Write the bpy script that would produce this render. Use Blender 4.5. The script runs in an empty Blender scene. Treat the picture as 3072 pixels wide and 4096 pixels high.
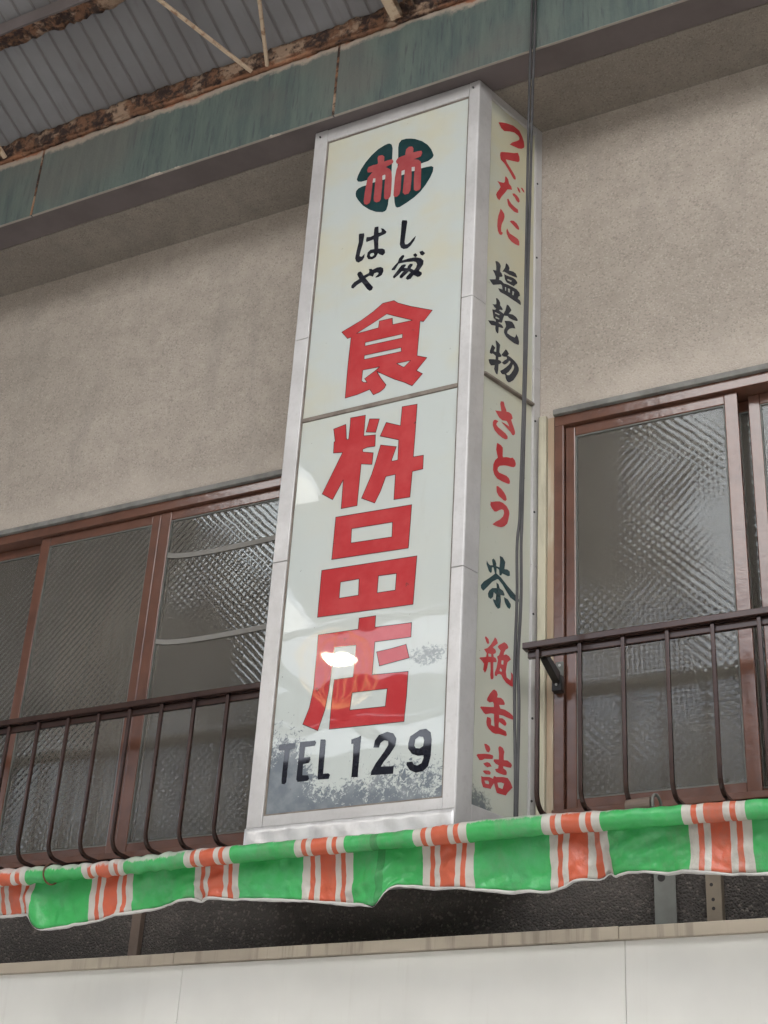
import bpy, bmesh, math, random
from mathutils import noise as mnoise
from mathutils import Vector, Matrix
from mathutils.geometry import tessellate_polygon

SC = bpy.context.scene
COL = SC.collection
R = math.radians
random.seed(7)

# ------------------------------------------------------------------ camera
cd = bpy.data.cameras.new('camera')
cam = bpy.data.objects.new('camera', cd)
COL.objects.link(cam)
cam.matrix_world = Matrix(((0.885235, 0.175058, 0.430946, 0.0),
                           (0.461836, -0.441094, -0.769509, -5.0),
                           (0.055379, 0.880222, -0.47132, 1.6),
                           (0, 0, 0, 1)))
cd.sensor_fit = 'VERTICAL'
cd.sensor_height = 36.0
cd.sensor_width = 27.0
cd.lens = 6039 / 4096 * 36.0
cd.clip_start = 0.05
cd.clip_end = 500
SC.camera = cam

# ------------------------------------------------------------------ world, sun, exposure
SUN_EL, SUN_AZ = R(65), R(190)          # azimuth measured clockwise from +y: the light comes from the street side
w = bpy.data.worlds.new('World')
SC.world = w
w.use_nodes = True
nt = w.node_tree
nt.nodes.clear()
sky = nt.nodes.new('ShaderNodeTexSky')
sky.sky_type = 'NISHITA'
sky.sun_disc = False
sky.sun_elevation = SUN_EL
sky.sun_rotation = SUN_AZ
sky.air_density = 1.0
sky.dust_density = 4.0
sky.ozone_density = 1.0
hs = nt.nodes.new('ShaderNodeHueSaturation')
hs.inputs['Saturation'].default_value = 0.45
bg = nt.nodes.new('ShaderNodeBackground')
bg.inputs['Strength'].default_value = 0.12
wo = nt.nodes.new('ShaderNodeOutputWorld')
nt.links.new(sky.outputs[0], hs.inputs['Color'])
nt.links.new(hs.outputs[0], bg.inputs[0])
nt.links.new(bg.outputs[0], wo.inputs[0])

sd = bpy.data.lights.new('sun', 'SUN')
sd.energy = 4.5
sd.angle = R(3)
sd.color = (1.0, 0.97, 0.93)
sun = bpy.data.objects.new('sun', sd)
COL.objects.link(sun)
dvec = Vector((math.sin(SUN_AZ) * math.cos(SUN_EL), math.cos(SUN_AZ) * math.cos(SUN_EL), math.sin(SUN_EL)))
sun.rotation_euler = (-dvec).to_track_quat('-Z', 'Y').to_euler()
sun.location = (0, -6, 12)

SC.view_settings.view_transform = 'Standard'
SC.view_settings.look = 'None'
SC.view_settings.gamma = 1.0
SC.view_settings.exposure = 2.36

# ------------------------------------------------------------------ material helpers
class N:
    """tiny node-graph helper"""
    def __init__(s, name):
        s.m = bpy.data.materials.new(name)
        s.m.use_nodes = True
        s.t = s.m.node_tree
        s.t.nodes.clear()
        s.out = s.t.nodes.new('ShaderNodeOutputMaterial')
        s.geo = s.t.nodes.new('ShaderNodeNewGeometry')
        s.pos = s.geo.outputs['Position']
    def new(s, typ, **kw):
        n = s.t.nodes.new(typ)
        for k, v in kw.items(): setattr(n, k, v)
        return n
    def set(s, sock, v):
        if isinstance(v, bpy.types.NodeSocket): s.t.links.new(v, sock)
        elif isinstance(v, (tuple, list)):
            sock.default_value = (*v, 1.0) if len(v) == 3 and len(sock.default_value) == 4 else v
        else: sock.default_value = v
    def math(s, op, a, b=0.0, c=0.0, clamp=False):
        n = s.new('ShaderNodeMath', operation=op, use_clamp=clamp)
        s.set(n.inputs[0], a); s.set(n.inputs[1], b)
        if len(n.inputs) > 2: s.set(n.inputs[2], c)
        return n.outputs[0]
    def mapping(s, scale=(1, 1, 1), loc=(0, 0, 0), rot=(0, 0, 0)):
        n = s.new('ShaderNodeMapping')
        s.set(n.inputs[0], s.pos)
        n.inputs['Scale'].default_value = scale
        n.inputs['Location'].default_value = loc
        n.inputs['Rotation'].default_value = rot
        return n.outputs[0]
    def noise(s, scale, detail=4, rough=0.55, vec=None, dist=0.0):
        n = s.new('ShaderNodeTexNoise')
        s.set(n.inputs['Vector'], vec if vec is not None else s.pos)
        n.inputs['Scale'].default_value = scale
        n.inputs['Detail'].default_value = detail
        n.inputs['Roughness'].default_value = rough
        n.inputs['Distortion'].default_value = dist
        return n.outputs[0]
    def voro(s, scale, vec=None, feature='F1'):
        n = s.new('ShaderNodeTexVoronoi', feature=feature)
        s.set(n.inputs['Vector'], vec if vec is not None else s.pos)
        n.inputs['Scale'].default_value = scale
        return n
    def step(s, v, lo, hi):
        n = s.new('ShaderNodeMapRange', interpolation_type='SMOOTHSTEP')
        s.set(n.inputs[0], v)
        s.set(n.inputs[1], lo); s.set(n.inputs[2], hi)
        return n.outputs[0]
    def mix(s, f, a, b, mode='MIX'):
        n = s.new('ShaderNodeMix', data_type='RGBA', blend_type=mode)
        s.set(n.inputs[0], f); s.set(n.inputs[6], a); s.set(n.inputs[7], b)
        return n.outputs[2]
    def xyz(s):
        n = s.new('ShaderNodeSeparateXYZ')
        s.set(n.inputs[0], s.pos)
        return n.outputs
    def bump(s, h, dist, strength=1.0):
        n = s.new('ShaderNodeBump')
        n.inputs['Strength'].default_value = strength
        n.inputs['Distance'].default_value = dist
        s.set(n.inputs['Height'], h)
        return n.outputs[0]
    def bsdf(s, col, rough=0.5, metal=0.0, spec=0.5, normal=None, coat=0.0, coat_rough=0.03, ior=1.5):
        n = s.new('ShaderNodeBsdfPrincipled')
        s.set(n.inputs['Base Color'], col)
        s.set(n.inputs['Roughness'], rough)
        s.set(n.inputs['Metallic'], metal)
        n.inputs['Specular IOR Level'].default_value = spec
        n.inputs['IOR'].default_value = ior
        n.inputs['Coat Weight'].default_value = coat
        n.inputs['Coat Roughness'].default_value = coat_rough
        if normal is not None: s.set(n.inputs['Normal'], normal)
        return n
    def done(s, sh):
        s.t.links.new(sh.outputs[0] if hasattr(sh, 'outputs') else sh, s.out.inputs[0])
        return s.m

def simple(name, c1, c2=None, scale=8.0, rough=0.5, metal=0.0, spec=0.5, bump=0.0, bscale=60.0, lo=0.35, hi=0.7, stretch=(1, 1, 1), coat=0.0):
    g = N(name)
    col = c1
    if c2:
        col = g.mix(g.step(g.noise(scale, 5, 0.6, g.mapping(stretch)), lo, hi), c1, c2)
    nrm = g.bump(g.noise(bscale, 4), bump) if bump else None
    return g.done(g.bsdf(col, rough, metal, spec, nrm, coat))

def mat_stucco(name='rough_stucco', k=1.0):
    g = N(name)
    big = g.step(g.noise(1.1, 5, 0.6, g.mapping((0.6, 1, 1.4))), 0.3, 0.72)
    col = g.mix(big, (0.345, 0.302, 0.258), (0.425, 0.375, 0.322))
    mid = g.step(g.noise(9, 5, 0.65), 0.35, 0.7)
    col = g.mix(g.math('MULTIPLY', mid, 0.35), col, (0.25, 0.215, 0.185))
    v = g.voro(150)
    wn = g.new('ShaderNodeSeparateColor'); g.set(wn.inputs[0], v.outputs['Color'])
    col = g.mix(g.math('MULTIPLY', g.step(wn.outputs[0], 0.72, 0.98), 0.40), col, (0.16, 0.135, 0.12))
    col = g.mix(g.math('MULTIPLY', g.step(wn.outputs[1], 0.78, 0.99), 0.40), col, (0.50, 0.45, 0.39))
    st = g.noise(3.2, 6, 0.65, g.mapping((1.6, 1, 0.28)))
    col = g.mix(g.math('MULTIPLY', g.step(st, 0.50, 0.72), 0.36), col, (0.235, 0.212, 0.19))
    z = g.xyz()[2]
    # paler band above the window heads, uneven
    zz = g.math('ADD', z, g.math('MULTIPLY', g.noise(2.5, 4), 0.35))
    band = g.math('SUBTRACT', 1.0, g.step(zz, 5.20, 5.36))
    col = g.mix(g.math('MULTIPLY', band, 0.45), col, (0.50, 0.445, 0.385))
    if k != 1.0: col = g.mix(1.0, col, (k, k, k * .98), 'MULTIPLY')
    h = g.math('ADD', g.noise(160, 3, 0.6), g.math('MULTIPLY', v.outputs['Distance'], -0.8))
    return g.done(g.bsdf(col, 0.92, 0, 0.25, g.bump(h, 0.0028)))

def mat_dark_stucco():
    g = N('dark_stucco')
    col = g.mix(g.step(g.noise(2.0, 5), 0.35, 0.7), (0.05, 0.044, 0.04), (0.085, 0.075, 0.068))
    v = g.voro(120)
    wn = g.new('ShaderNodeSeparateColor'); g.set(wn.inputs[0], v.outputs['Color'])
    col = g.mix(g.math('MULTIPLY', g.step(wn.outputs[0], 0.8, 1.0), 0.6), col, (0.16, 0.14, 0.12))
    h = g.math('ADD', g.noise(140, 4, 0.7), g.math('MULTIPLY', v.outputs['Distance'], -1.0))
    return g.done(g.bsdf(col, 0.9, 0, 0.3, g.bump(h, 0.007)))

def mat_green_board():
    g = N('faded_green_paint')
    st = g.noise(5.0, 6, 0.65, g.mapping((3.2, 1, 0.35)))
    col = g.mix(g.step(st, 0.36, 0.66), (0.066, 0.090, 0.084), (0.100, 0.126, 0.110))
    st2 = g.noise(22.0, 4, 0.6, g.mapping((3.0, 1, 0.25)))
    col = g.mix(g.math('MULTIPLY', g.step(st2, 0.52, 0.72), 0.8), col, (0.045, 0.055, 0.06))
    blot = g.noise(1.3, 4)
    col = g.mix(g.math('MULTIPLY', g.step(blot, 0.48, 0.66), 0.6), col, (0.115, 0.108, 0.095))
    z = g.xyz()[2]
    nz = g.noise(7.0, 6, 0.7)
    top = g.math('ADD', z, g.math('ADD', g.math('MULTIPLY', nz, 0.13), g.math('MULTIPLY', g.noise(1.6, 3), 0.09)))
    col = g.mix(g.math('MULTIPLY', g.step(top, 7.035, 7.065), 0.85), col, (0.34, 0.275, 0.22))
    col = g.mix(g.step(top, 7.075, 7.095), col, (0.25, 0.10, 0.05))
    bot = g.math('SUBTRACT', z, g.math('MULTIPLY', g.step(g.noise(2.2, 5, 0.7, g.mapping((1, 1, 0.1))), 0.53, 0.62), 0.020))
    col = g.mix(g.math('SUBTRACT', 1.0, g.step(bot, 6.526, 6.531)), col, (0.42, 0.36, 0.31))
    return g.done(g.bsdf(col, 0.55, 0, 0.4, g.bump(g.noise(60, 4), 0.002)))

def mat_rust():
    g = N('flaking_rust')
    a = g.noise(16, 6, 0.7)
    b = g.noise(7, 5, 0.65)
    col = g.mix(g.step(a, 0.42, 0.6), (0.045, 0.030, 0.026), (0.21, 0.11, 0.065))
    col = g.mix(g.step(b, 0.50, 0.60), col, (0.34, 0.235, 0.165))
    z = g.xyz()[2]
    col = g.mix(g.math('MULTIPLY', g.math('MULTIPLY', g.step(g.noise(3.0, 3), 0.46, 0.6), g.math('SUBTRACT', 1.0, g.step(g.math('ADD', z, g.math('MULTIPLY', g.noise(9, 4), 0.06)), 7.005, 7.03))), 0.75), col, (0.36, 0.17, 0.095))
    col = g.mix(g.math('MULTIPLY', g.step(g.noise(30, 4), 0.6, 0.7), 0.7), col, (0.035, 0.026, 0.024))
    return g.done(g.bsdf(col, 0.9, 0, 0.2, g.bump(g.noise(45, 6, 0.7), 0.02)))

def mat_sheet():
    g = N('grey_corrugated_steel')
    big = g.noise(1.2, 5, 0.6)
    col = g.mix(g.step(big, 0.35, 0.7), (0.15, 0.145, 0.145), (0.205, 0.205, 0.21))
    st = g.noise(9, 5, 0.65, g.mapping((2.5, 0.5, 0.5)))
    col = g.mix(g.math('MULTIPLY', g.step(st, 0.55, 0.8), 0.5), col, (0.11, 0.098, 0.092))
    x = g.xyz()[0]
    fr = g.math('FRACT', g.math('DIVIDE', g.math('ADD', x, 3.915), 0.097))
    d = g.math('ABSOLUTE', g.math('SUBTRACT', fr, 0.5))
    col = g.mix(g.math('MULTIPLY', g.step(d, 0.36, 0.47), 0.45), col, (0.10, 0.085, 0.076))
    return g.done(g.bsdf(col, 0.55, 0.15, 0.4, g.bump(g.noise(25, 3), 0.002)))

def mat_panel(name='enamelled_sign_panel', tint=None):
    g = N(name)
    xs = g.xyz()
    x, z = xs[0], xs[2]
    yel = g.step(g.noise(1.7, 4, 0.6, g.mapping((1, 1, 1.4))), 0.42, 0.68)
    up = g.math('MULTIPLY', yel, g.step(z, 4.2, 5.4))
    col = g.mix(g.math('MULTIPLY', yel, 0.35), (0.475, 0.51, 0.49), (0.50, 0.505, 0.455))
    col = g.mix(g.math('MULTIPLY', up, 0.75), col, (0.51, 0.485, 0.355))
    col = g.mix(g.math('MULTIPLY', g.step(g.noise(6, 5, 0.65, g.mapping((2.5, 2.5, 0.4))), 0.58, 0.8), 0.35), col, (0.43, 0.43, 0.39))
    # flaked paint near the foot of the panel
    n1 = g.noise(58, 8, 0.72, None, 0.8)
    n2 = g.noise(5, 4, 0.6)
    left = g.step(g.math('MULTIPLY', x, -1.0), 2.72, 2.96)
    if tint: left = g.math('SUBTRACT', -0.25, g.math('MULTIPLY', g.step(x, -2.165, -2.135), 1.2))
    if None: left = g.math('SUBTRACT', g.math('MULTIPLY', g.math('SUBTRACT', 1.0, g.step(x, -2.165, -2.135)), 1.35), 1.0)
    edge = g.math('ADD', 3.325, g.math('MULTIPLY', left, 0.19))
    s = g.math('DIVIDE', g.math('SUBTRACT', edge, z), 0.20)
    s = g.math('ADD', s, g.math('MULTIPLY', g.math('SUBTRACT', n1, 0.5), 1.6 if tint else 3.4))
    s = g.math('ADD', s, g.math('MULTIPLY', g.math('SUBTRACT', n2, 0.5), 0.8 if tint else 2.0))
    peel = g.step(s, -0.05, 0.28)
    dx = g.math('DIVIDE', g.math('SUBTRACT', x, -2.33), 0.13)
    dz = g.math('DIVIDE', g.math('SUBTRACT', z, 3.765), 0.05)
    rr = g.math('ADD', g.math('MULTIPLY', dx, dx), g.math('MULTIPLY', dz, dz))
    s2 = g.math('ADD', g.math('SUBTRACT', 0.45, g.math('MULTIPLY', rr, 0.6)), g.math('MULTIPLY', g.math('SUBTRACT', n1, 0.5), 3.0))
    peel = g.math('MAXIMUM', peel, g.math('MULTIPLY', g.step(s2, 0.1, 0.5), 0.6))
    grey = g.mix(g.step(g.noise(14, 4), 0.35, 0.7), (0.125, 0.148, 0.172), (0.20, 0.222, 0.24))
    col = g.mix(peel, col, grey)
    # stray specks and nicks
    col = g.mix(g.math('MULTIPLY', g.step(g.noise(48, 3, 0.5), 0.74, 0.77), 0.7), col, (0.14, 0.13, 0.12))
    if tint: col = g.mix(1.0, col, tint, 'MULTIPLY')
    rough = g.math('ADD', 0.015, g.math('MULTIPLY', peel, 0.25))
    nrm = g.bump(g.noise(2.2, 2), 0.0025)
    return g.done(g.bsdf(col, rough, 0, 0.5, nrm))

def mat_paint(name, c, c2):
    g = N(name)
    col = g.mix(g.step(g.noise(6, 5, 0.65), 0.35, 0.7), c, c2)
    col = g.mix(g.math('MULTIPLY', g.step(g.noise(28, 3), 0.70, 0.76), 0.75), col, (0.10, 0.05, 0.045))
    return g.done(g.bsdf(col, 0.02, 0, 0.5, g.bump(g.noise(2.2, 2), 0.0025)))

def mat_alu():
    g = N('weathered_aluminium')
    a = g.step(g.noise(3, 6, 0.65), 0.35, 0.7)
    col = g.mix(a, (0.57, 0.56, 0.555), (0.46, 0.45, 0.445))
    st = g.step(g.noise(60, 5, 0.7, g.mapping((1, 1, 0.5))), 0.5, 0.75)
    col = g.mix(g.math('MULTIPLY', st, 0.25), col, (0.34, 0.32, 0.30))
    rough = g.math('ADD', 0.34, g.math('MULTIPLY', g.noise(40, 5, 0.7), 0.2))
    return g.done(g.bsdf(col, rough, 0.35, 0.5, g.bump(g.noise(8, 4), 0.0035)))

def mat_awning():
    g = N('striped_awning_canvas')
    x = g.xyz()[0]
    t = g.math('FRACT', g.math('DIVIDE', g.math('ADD', x, 3.541 + 0.459 * 20.5), 0.459))
    d = g.math('MULTIPLY', g.math('ABSOLUTE', g.math('SUBTRACT', t, 0.5)), 0.459)
    d = g.math('ADD', d, g.math('MULTIPLY', g.math('SUBTRACT', g.noise(30, 2), 0.5), 0.003))
    green, white, orange = (0.068, 0.50, 0.135), (0.66, 0.63, 0.575), (0.68, 0.155, 0.080)
    wn = g.step(g.noise(5, 5, 0.7), 0.4, 0.75)
    gcol = g.mix(g.math('MULTIPLY', wn, 0.6), green, (0.15, 0.53, 0.26))
    sx = g.math('ABSOLUTE', g.math('ADD', x, 2.411))
    gcol = g.mix(g.math('MULTIPLY', g.math('LESS_THAN', sx, 0.014), 0.55), gcol, (0.05, 0.22, 0.075))
    col = g.mix(g.math('LESS_THAN', d, 0.098), gcol, white)
    col = g.mix(g.math('LESS_THAN', d, 0.069), col, orange)
    col = g.mix(g.math('LESS_THAN', d, 0.051), col, white)
    col = g.mix(g.math('LESS_THAN', d, 0.030), col, orange)
    # chalky dust lying on upward faces
    lx = g.math('SUBTRACT', 1.0, g.step(x, -3.42, -3.0))
    z = g.xyz()[2]
    hgt = g.math('DIVIDE', g.math('SUBTRACT', z, 3.040), 0.030)
    hgt = g.math('ADD', hgt, g.math('MULTIPLY', g.math('SUBTRACT', g.noise(20, 5, 0.7, g.mapping((2.2, 1, 1), rot=(0, 0.8, 0))), 0.5), 1.6))
    hgt = g.math('ADD', hgt, g.math('MULTIPLY', lx, 0.95))
    dust = g.step(hgt, 0.10, 0.45)
    col = g.mix(g.math('MULTIPLY', dust, 0.80), col, (0.60, 0.585, 0.55))
    grime = g.step(g.noise(6, 7, 0.75, g.mapping((1, 1, 0.45))), 0.48, 0.74)
    col = g.mix(g.math('MULTIPLY', grime, 0.45), col, (0.24, 0.24, 0.20))
    p = g.bsdf(col, 0.27, 0, 0.55, g.bump(g.noise(13, 5, 0.6, g.mapping((1, 1, 0.6), rot=(0, 0.5, 0))), 0.014))
    tr = g.new('ShaderNodeBsdfTranslucent'); g.set(tr.inputs[0], col)
    mx = g.new('ShaderNodeMixShader'); mx.inputs[0].default_value = 0.32
    g.t.links.new(p.outputs[0], mx.inputs[1]); g.t.links.new(tr.outputs[0], mx.inputs[2])
    return g.done(mx)

def mat_glass():
    """figured glass: a lattice of shallow lenses pressed into a greyish obscured pane"""
    g = N('figured_glass')
    xs = g.xyz()
    wa = g.new('ShaderNodeTexNoise'); g.set(wa.inputs['Vector'], g.pos)
    wa.inputs['Scale'].default_value = 16; wa.inputs['Detail'].default_value = 2.0
    wac = g.new('ShaderNodeSeparateColor'); g.set(wac.inputs[0], wa.outputs['Color'])
    u = g.math('ADD', g.math('MULTIPLY', xs[0], math.pi / 0.019), g.math('MULTIPLY', wac.outputs[0], 2.6))
    v = g.math('ADD', g.math('MULTIPLY', xs[2], math.pi / 0.019), g.math('MULTIPLY', wac.outputs[1], 2.6))
    sx = g.math('MULTIPLY', g.math('SINE', u), g.math('COSINE', v))
    sz_ = g.math('MULTIPLY', g.math('COSINE', u), g.math('SINE', v))
    wob = g.new('ShaderNodeTexNoise'); g.set(wob.inputs['Vector'], g.pos)
    wob.inputs['Scale'].default_value = 2.2; wob.inputs['Detail'].default_value = 1.0
    wc = g.new('ShaderNodeSeparateColor'); g.set(wc.inputs[0], wob.outputs['Color'])
    nx = g.math('ADD', g.math('MULTIPLY', sx, 0.042), g.math('MULTIPLY', g.math('SUBTRACT', wc.outputs[0], 0.5), 0.10))
    nz = g.math('ADD', g.math('MULTIPLY', sz_, 0.042), g.math('MULTIPLY', g.math('SUBTRACT', wc.outputs[1], 0.5), 0.10))
    cv = g.new('ShaderNodeCombineXYZ'); g.set(cv.inputs[0], nx); g.set(cv.inputs[1], -1.0); g.set(cv.inputs[2], nz)
    nn = g.new('ShaderNodeVectorMath', operation='NORMALIZE'); g.set(nn.inputs[0], cv.outputs[0])
    nrm = nn.outputs[0]
    dirt = g.step(g.noise(3, 5, 0.6, g.mapping((1, 1, 0.5))), 0.35, 0.75)
    col = g.mix(dirt, (0.185, 0.168, 0.145), (0.24, 0.22, 0.19))
    df = g.bsdf(col, 0.75, 0, 0.0)
    tp = g.new('ShaderNodeBsdfTransparent'); tp.inputs[0].default_value = (0.90, 0.92, 0.89, 1)
    m1 = g.new('ShaderNodeMixShader'); m1.inputs[0].default_value = 0.42
    g.t.links.new(tp.outputs[0], m1.inputs[1]); g.t.links.new(df.outputs[0], m1.inputs[2])
    gl = g.new('ShaderNodeBsdfGlossy'); gl.inputs['Roughness'].default_value = 0.025
    gl.inputs[0].default_value = (0.84, 0.92, 1, 1)
    g.set(gl.inputs['Normal'], nrm)
    fr = g.new('ShaderNodeFresnel'); fr.inputs[0].default_value = 1.38
    g.set(fr.inputs['Normal'], nrm)
    m2 = g.new('ShaderNodeMixShader')
    g.t.links.new(fr.outputs[0], m2.inputs[0])
    g.t.links.new(m1.outputs[0], m2.inputs[1]); g.t.links.new(gl.outputs[0], m2.inputs[2])
    return g.done(m2)

def mat_fascia():
    g = N('cream_painted_board')
    col = g.mix(g.step(g.noise(1.4, 4, 0.6), 0.35, 0.7), (0.735, 0.725, 0.68), (0.65, 0.64, 0.60))
    st = g.step(g.noise(14, 5, 0.65, g.mapping((2, 1, 0.15))), 0.55, 0.8)
    col = g.mix(g.math('MULTIPLY', st, 0.12), col, (0.40, 0.35, 0.29))
    return g.done(g.bsdf(col, 0.5, 0, 0.4, g.bump(g.noise(3, 3), 0.003)))

def mat_lip():
    g = N('stained_beige_lip')
    col = g.mix(g.step(g.noise(3, 5), 0.35, 0.7), (0.46, 0.40, 0.32), (0.36, 0.31, 0.25))
    st = g.step(g.noise(26, 4, 0.6, g.mapping((1.6, 1, 0.08))), 0.5, 0.66)
    x = g.xyz()[0]
    lx = g.step(g.noise(1.3, 3, 0.5, g.mapping((1, 0.1, 0.1))), 0.42, 0.55)
    col = g.mix(g.math('MULTIPLY', g.math('MULTIPLY', st, lx), 0.42), col, (0.14, 0.12, 0.10))
    return g.done(g.bsdf(col, 0.7, 0, 0.3))

M = {}
M['stucco'] = mat_stucco()
M['soffit'] = mat_stucco('shaded_stucco', 0.62)  # wall stucco with the shade under the eave put into its colour
M['dark_stucco'] = mat_dark_stucco()
M['green_board'] = mat_green_board()
M['rust'] = mat_rust()
M['sheet'] = mat_sheet()
M['panel'] = mat_panel()
M['aged_panel'] = mat_panel('aged_sign_panel', (0.98, 0.94, 0.84))
M['red'] = mat_paint('red_sign_paint', (0.40, 0.036, 0.04), (0.45, 0.060, 0.062))
M['dullred'] = mat_paint('faded_red_sign_paint', (0.30, 0.05, 0.055), (0.36, 0.085, 0.085))
M['black'] = simple('black_sign_paint', (0.010, 0.011, 0.017), (0.018, 0.02, 0.028), 12, 0.03, 0.0, 0.5)
M['navy'] = simple('navy_sign_paint', (0.012, 0.017, 0.028), (0.022, 0.028, 0.04), 12, 0.03, 0.0, 0.5)
M['green'] = simple('dark_green_sign_paint', (0.007, 0.030, 0.032), (0.012, 0.040, 0.045), 12, 0.03, 0.0, 0.5)
M['outline'] = simple('dark_outline_paint', (0.06, 0.02, 0.02), None, rough=0.1)
M['alu'] = mat_alu()
M['bright_alu'] = simple('bright_aluminium_sheet', (0.70, 0.695, 0.69), (0.56, 0.55, 0.545), 14, 0.33, 0.3, 0.5, 0.002, 30, 0.4, 0.75, (1, 1, 0.4))
M['divider'] = simple('brown_sealing_strip', (0.20, 0.17, 0.14), (0.13, 0.105, 0.085), 20, 0.6)
M['awning'] = mat_awning()
M['hem'] = simple('white_hem_tube', (0.50, 0.49, 0.465), (0.25, 0.235, 0.22), 9, 0.45, lo=0.5, hi=0.8)
M['glass'] = mat_glass()
M['brown'] = simple('brown_anodised_aluminium', (0.128, 0.056, 0.036), (0.095, 0.043, 0.029), 5, 0.16, 0.0, 0.8, 0.001, 30)
M['rail'] = simple('dark_brown_anodised_rail', (0.048, 0.026, 0.020), (0.036, 0.019, 0.015), 9, 0.16, 0.15, 0.5)
M['grey_drip'] = simple('grey_flashing', (0.20, 0.195, 0.18), (0.12, 0.115, 0.105), 10, 0.65)
M['cream_post'] = simple('flaking_cream_paint', (0.47, 0.44, 0.33), (0.27, 0.24, 0.18), 7, 0.6, lo=0.48, hi=0.75, stretch=(2, 2, 0.35))
M['timber'] = simple('bare_timber', (0.34, 0.245, 0.165), (0.47, 0.43, 0.33), 5, 0.7, lo=0.4, hi=0.62, stretch=(2, 2, 0.3))
M['purple'] = simple('brown_soffit_board', (0.120, 0.099, 0.097), (0.095, 0.078, 0.075), 4, 0.7)
M['fascia'] = mat_fascia()
M['lip'] = mat_lip()
M['black_metal'] = simple('black_painted_bracket', (0.014, 0.013, 0.013), (0.03, 0.027, 0.025), 20, 0.3, 0.2)
M['steel'] = simple('grey_green_steel', (0.12, 0.125, 0.112), (0.09, 0.09, 0.08), 9, 0.55)  # colour darkened for the shadow the bracket strip sits in
M['beige_steel'] = simple('beige_steel', (0.15, 0.12, 0.085), (0.10, 0.08, 0.06), 9, 0.6)  # shade behind the awning is darkened into this colour too
M['brown_post'] = simple('brown_post', (0.12, 0.085, 0.065), (0.085, 0.06, 0.045), 9, 0.6)
M['cable'] = simple('black_rubber_cable', (0.022, 0.021, 0.023), (0.05, 0.048, 0.05), 6, 0.55)
M['dark'] = simple('dark_gap', (0.02, 0.018, 0.017), None, rough=0.9)
M['tan'] = simple('peeling_tan_paint', (0.44, 0.335, 0.235), (0.24, 0.14, 0.085), 24, 0.8, lo=0.5, hi=0.66, bump=0.004, bscale=70)
M['ground'] = simple('street_paving', (0.40, 0.395, 0.39), (0.34, 0.335, 0.33), 1.5, 0.85)
M['room'] = simple('room_plaster', (0.22, 0.20, 0.17), (0.16, 0.145, 0.125), 2, 0.9)
M['curtain'] = simple('russet_curtain', (0.24, 0.13, 0.085), (0.16, 0.115, 0.08), 5, 0.9, stretch=(3, 1, 0.1))
M['white_rail'] = simple('white_rail', (0.19, 0.182, 0.165), None, rough=0.6)
M['opp_wall'] = simple('opposite_wall', (0.40, 0.39, 0.37), (0.33, 0.32, 0.30), 0.9, 0.85)
def mat_milky():
    g = N('milky_roof_sheet')
    tr = g.new('ShaderNodeBsdfTranslucent'); tr.inputs[0].default_value = (0.66, 0.67, 0.67, 1)
    df = g.new('ShaderNodeBsdfDiffuse'); df.inputs[0].default_value = (0.5, 0.5, 0.5, 1)
    mx = g.new('ShaderNodeMixShader'); mx.inputs[0].default_value = 0.15
    g.t.links.new(tr.outputs[0], mx.inputs[1]); g.t.links.new(df.outputs[0], mx.inputs[2])
    return g.done(mx)
M['milky'] = mat_milky()
def mat_weave():
    g = N('lit_lamp_weave')
    e = g.new('ShaderNodeEmission'); e.inputs[0].default_value = (1.0, 0.62, 0.25, 1); e.inputs[1].default_value = 1.1
    return g.done(e)
M['amber'] = mat_weave()
def mat_emit():
    g = N('lamp_glow')
    e = g.new('ShaderNodeEmission'); e.inputs[0].default_value = (1.0, 0.86, 0.62, 1); e.inputs[1].default_value = 16
    return g.done(e)
M['glow'] = mat_emit()

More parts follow.
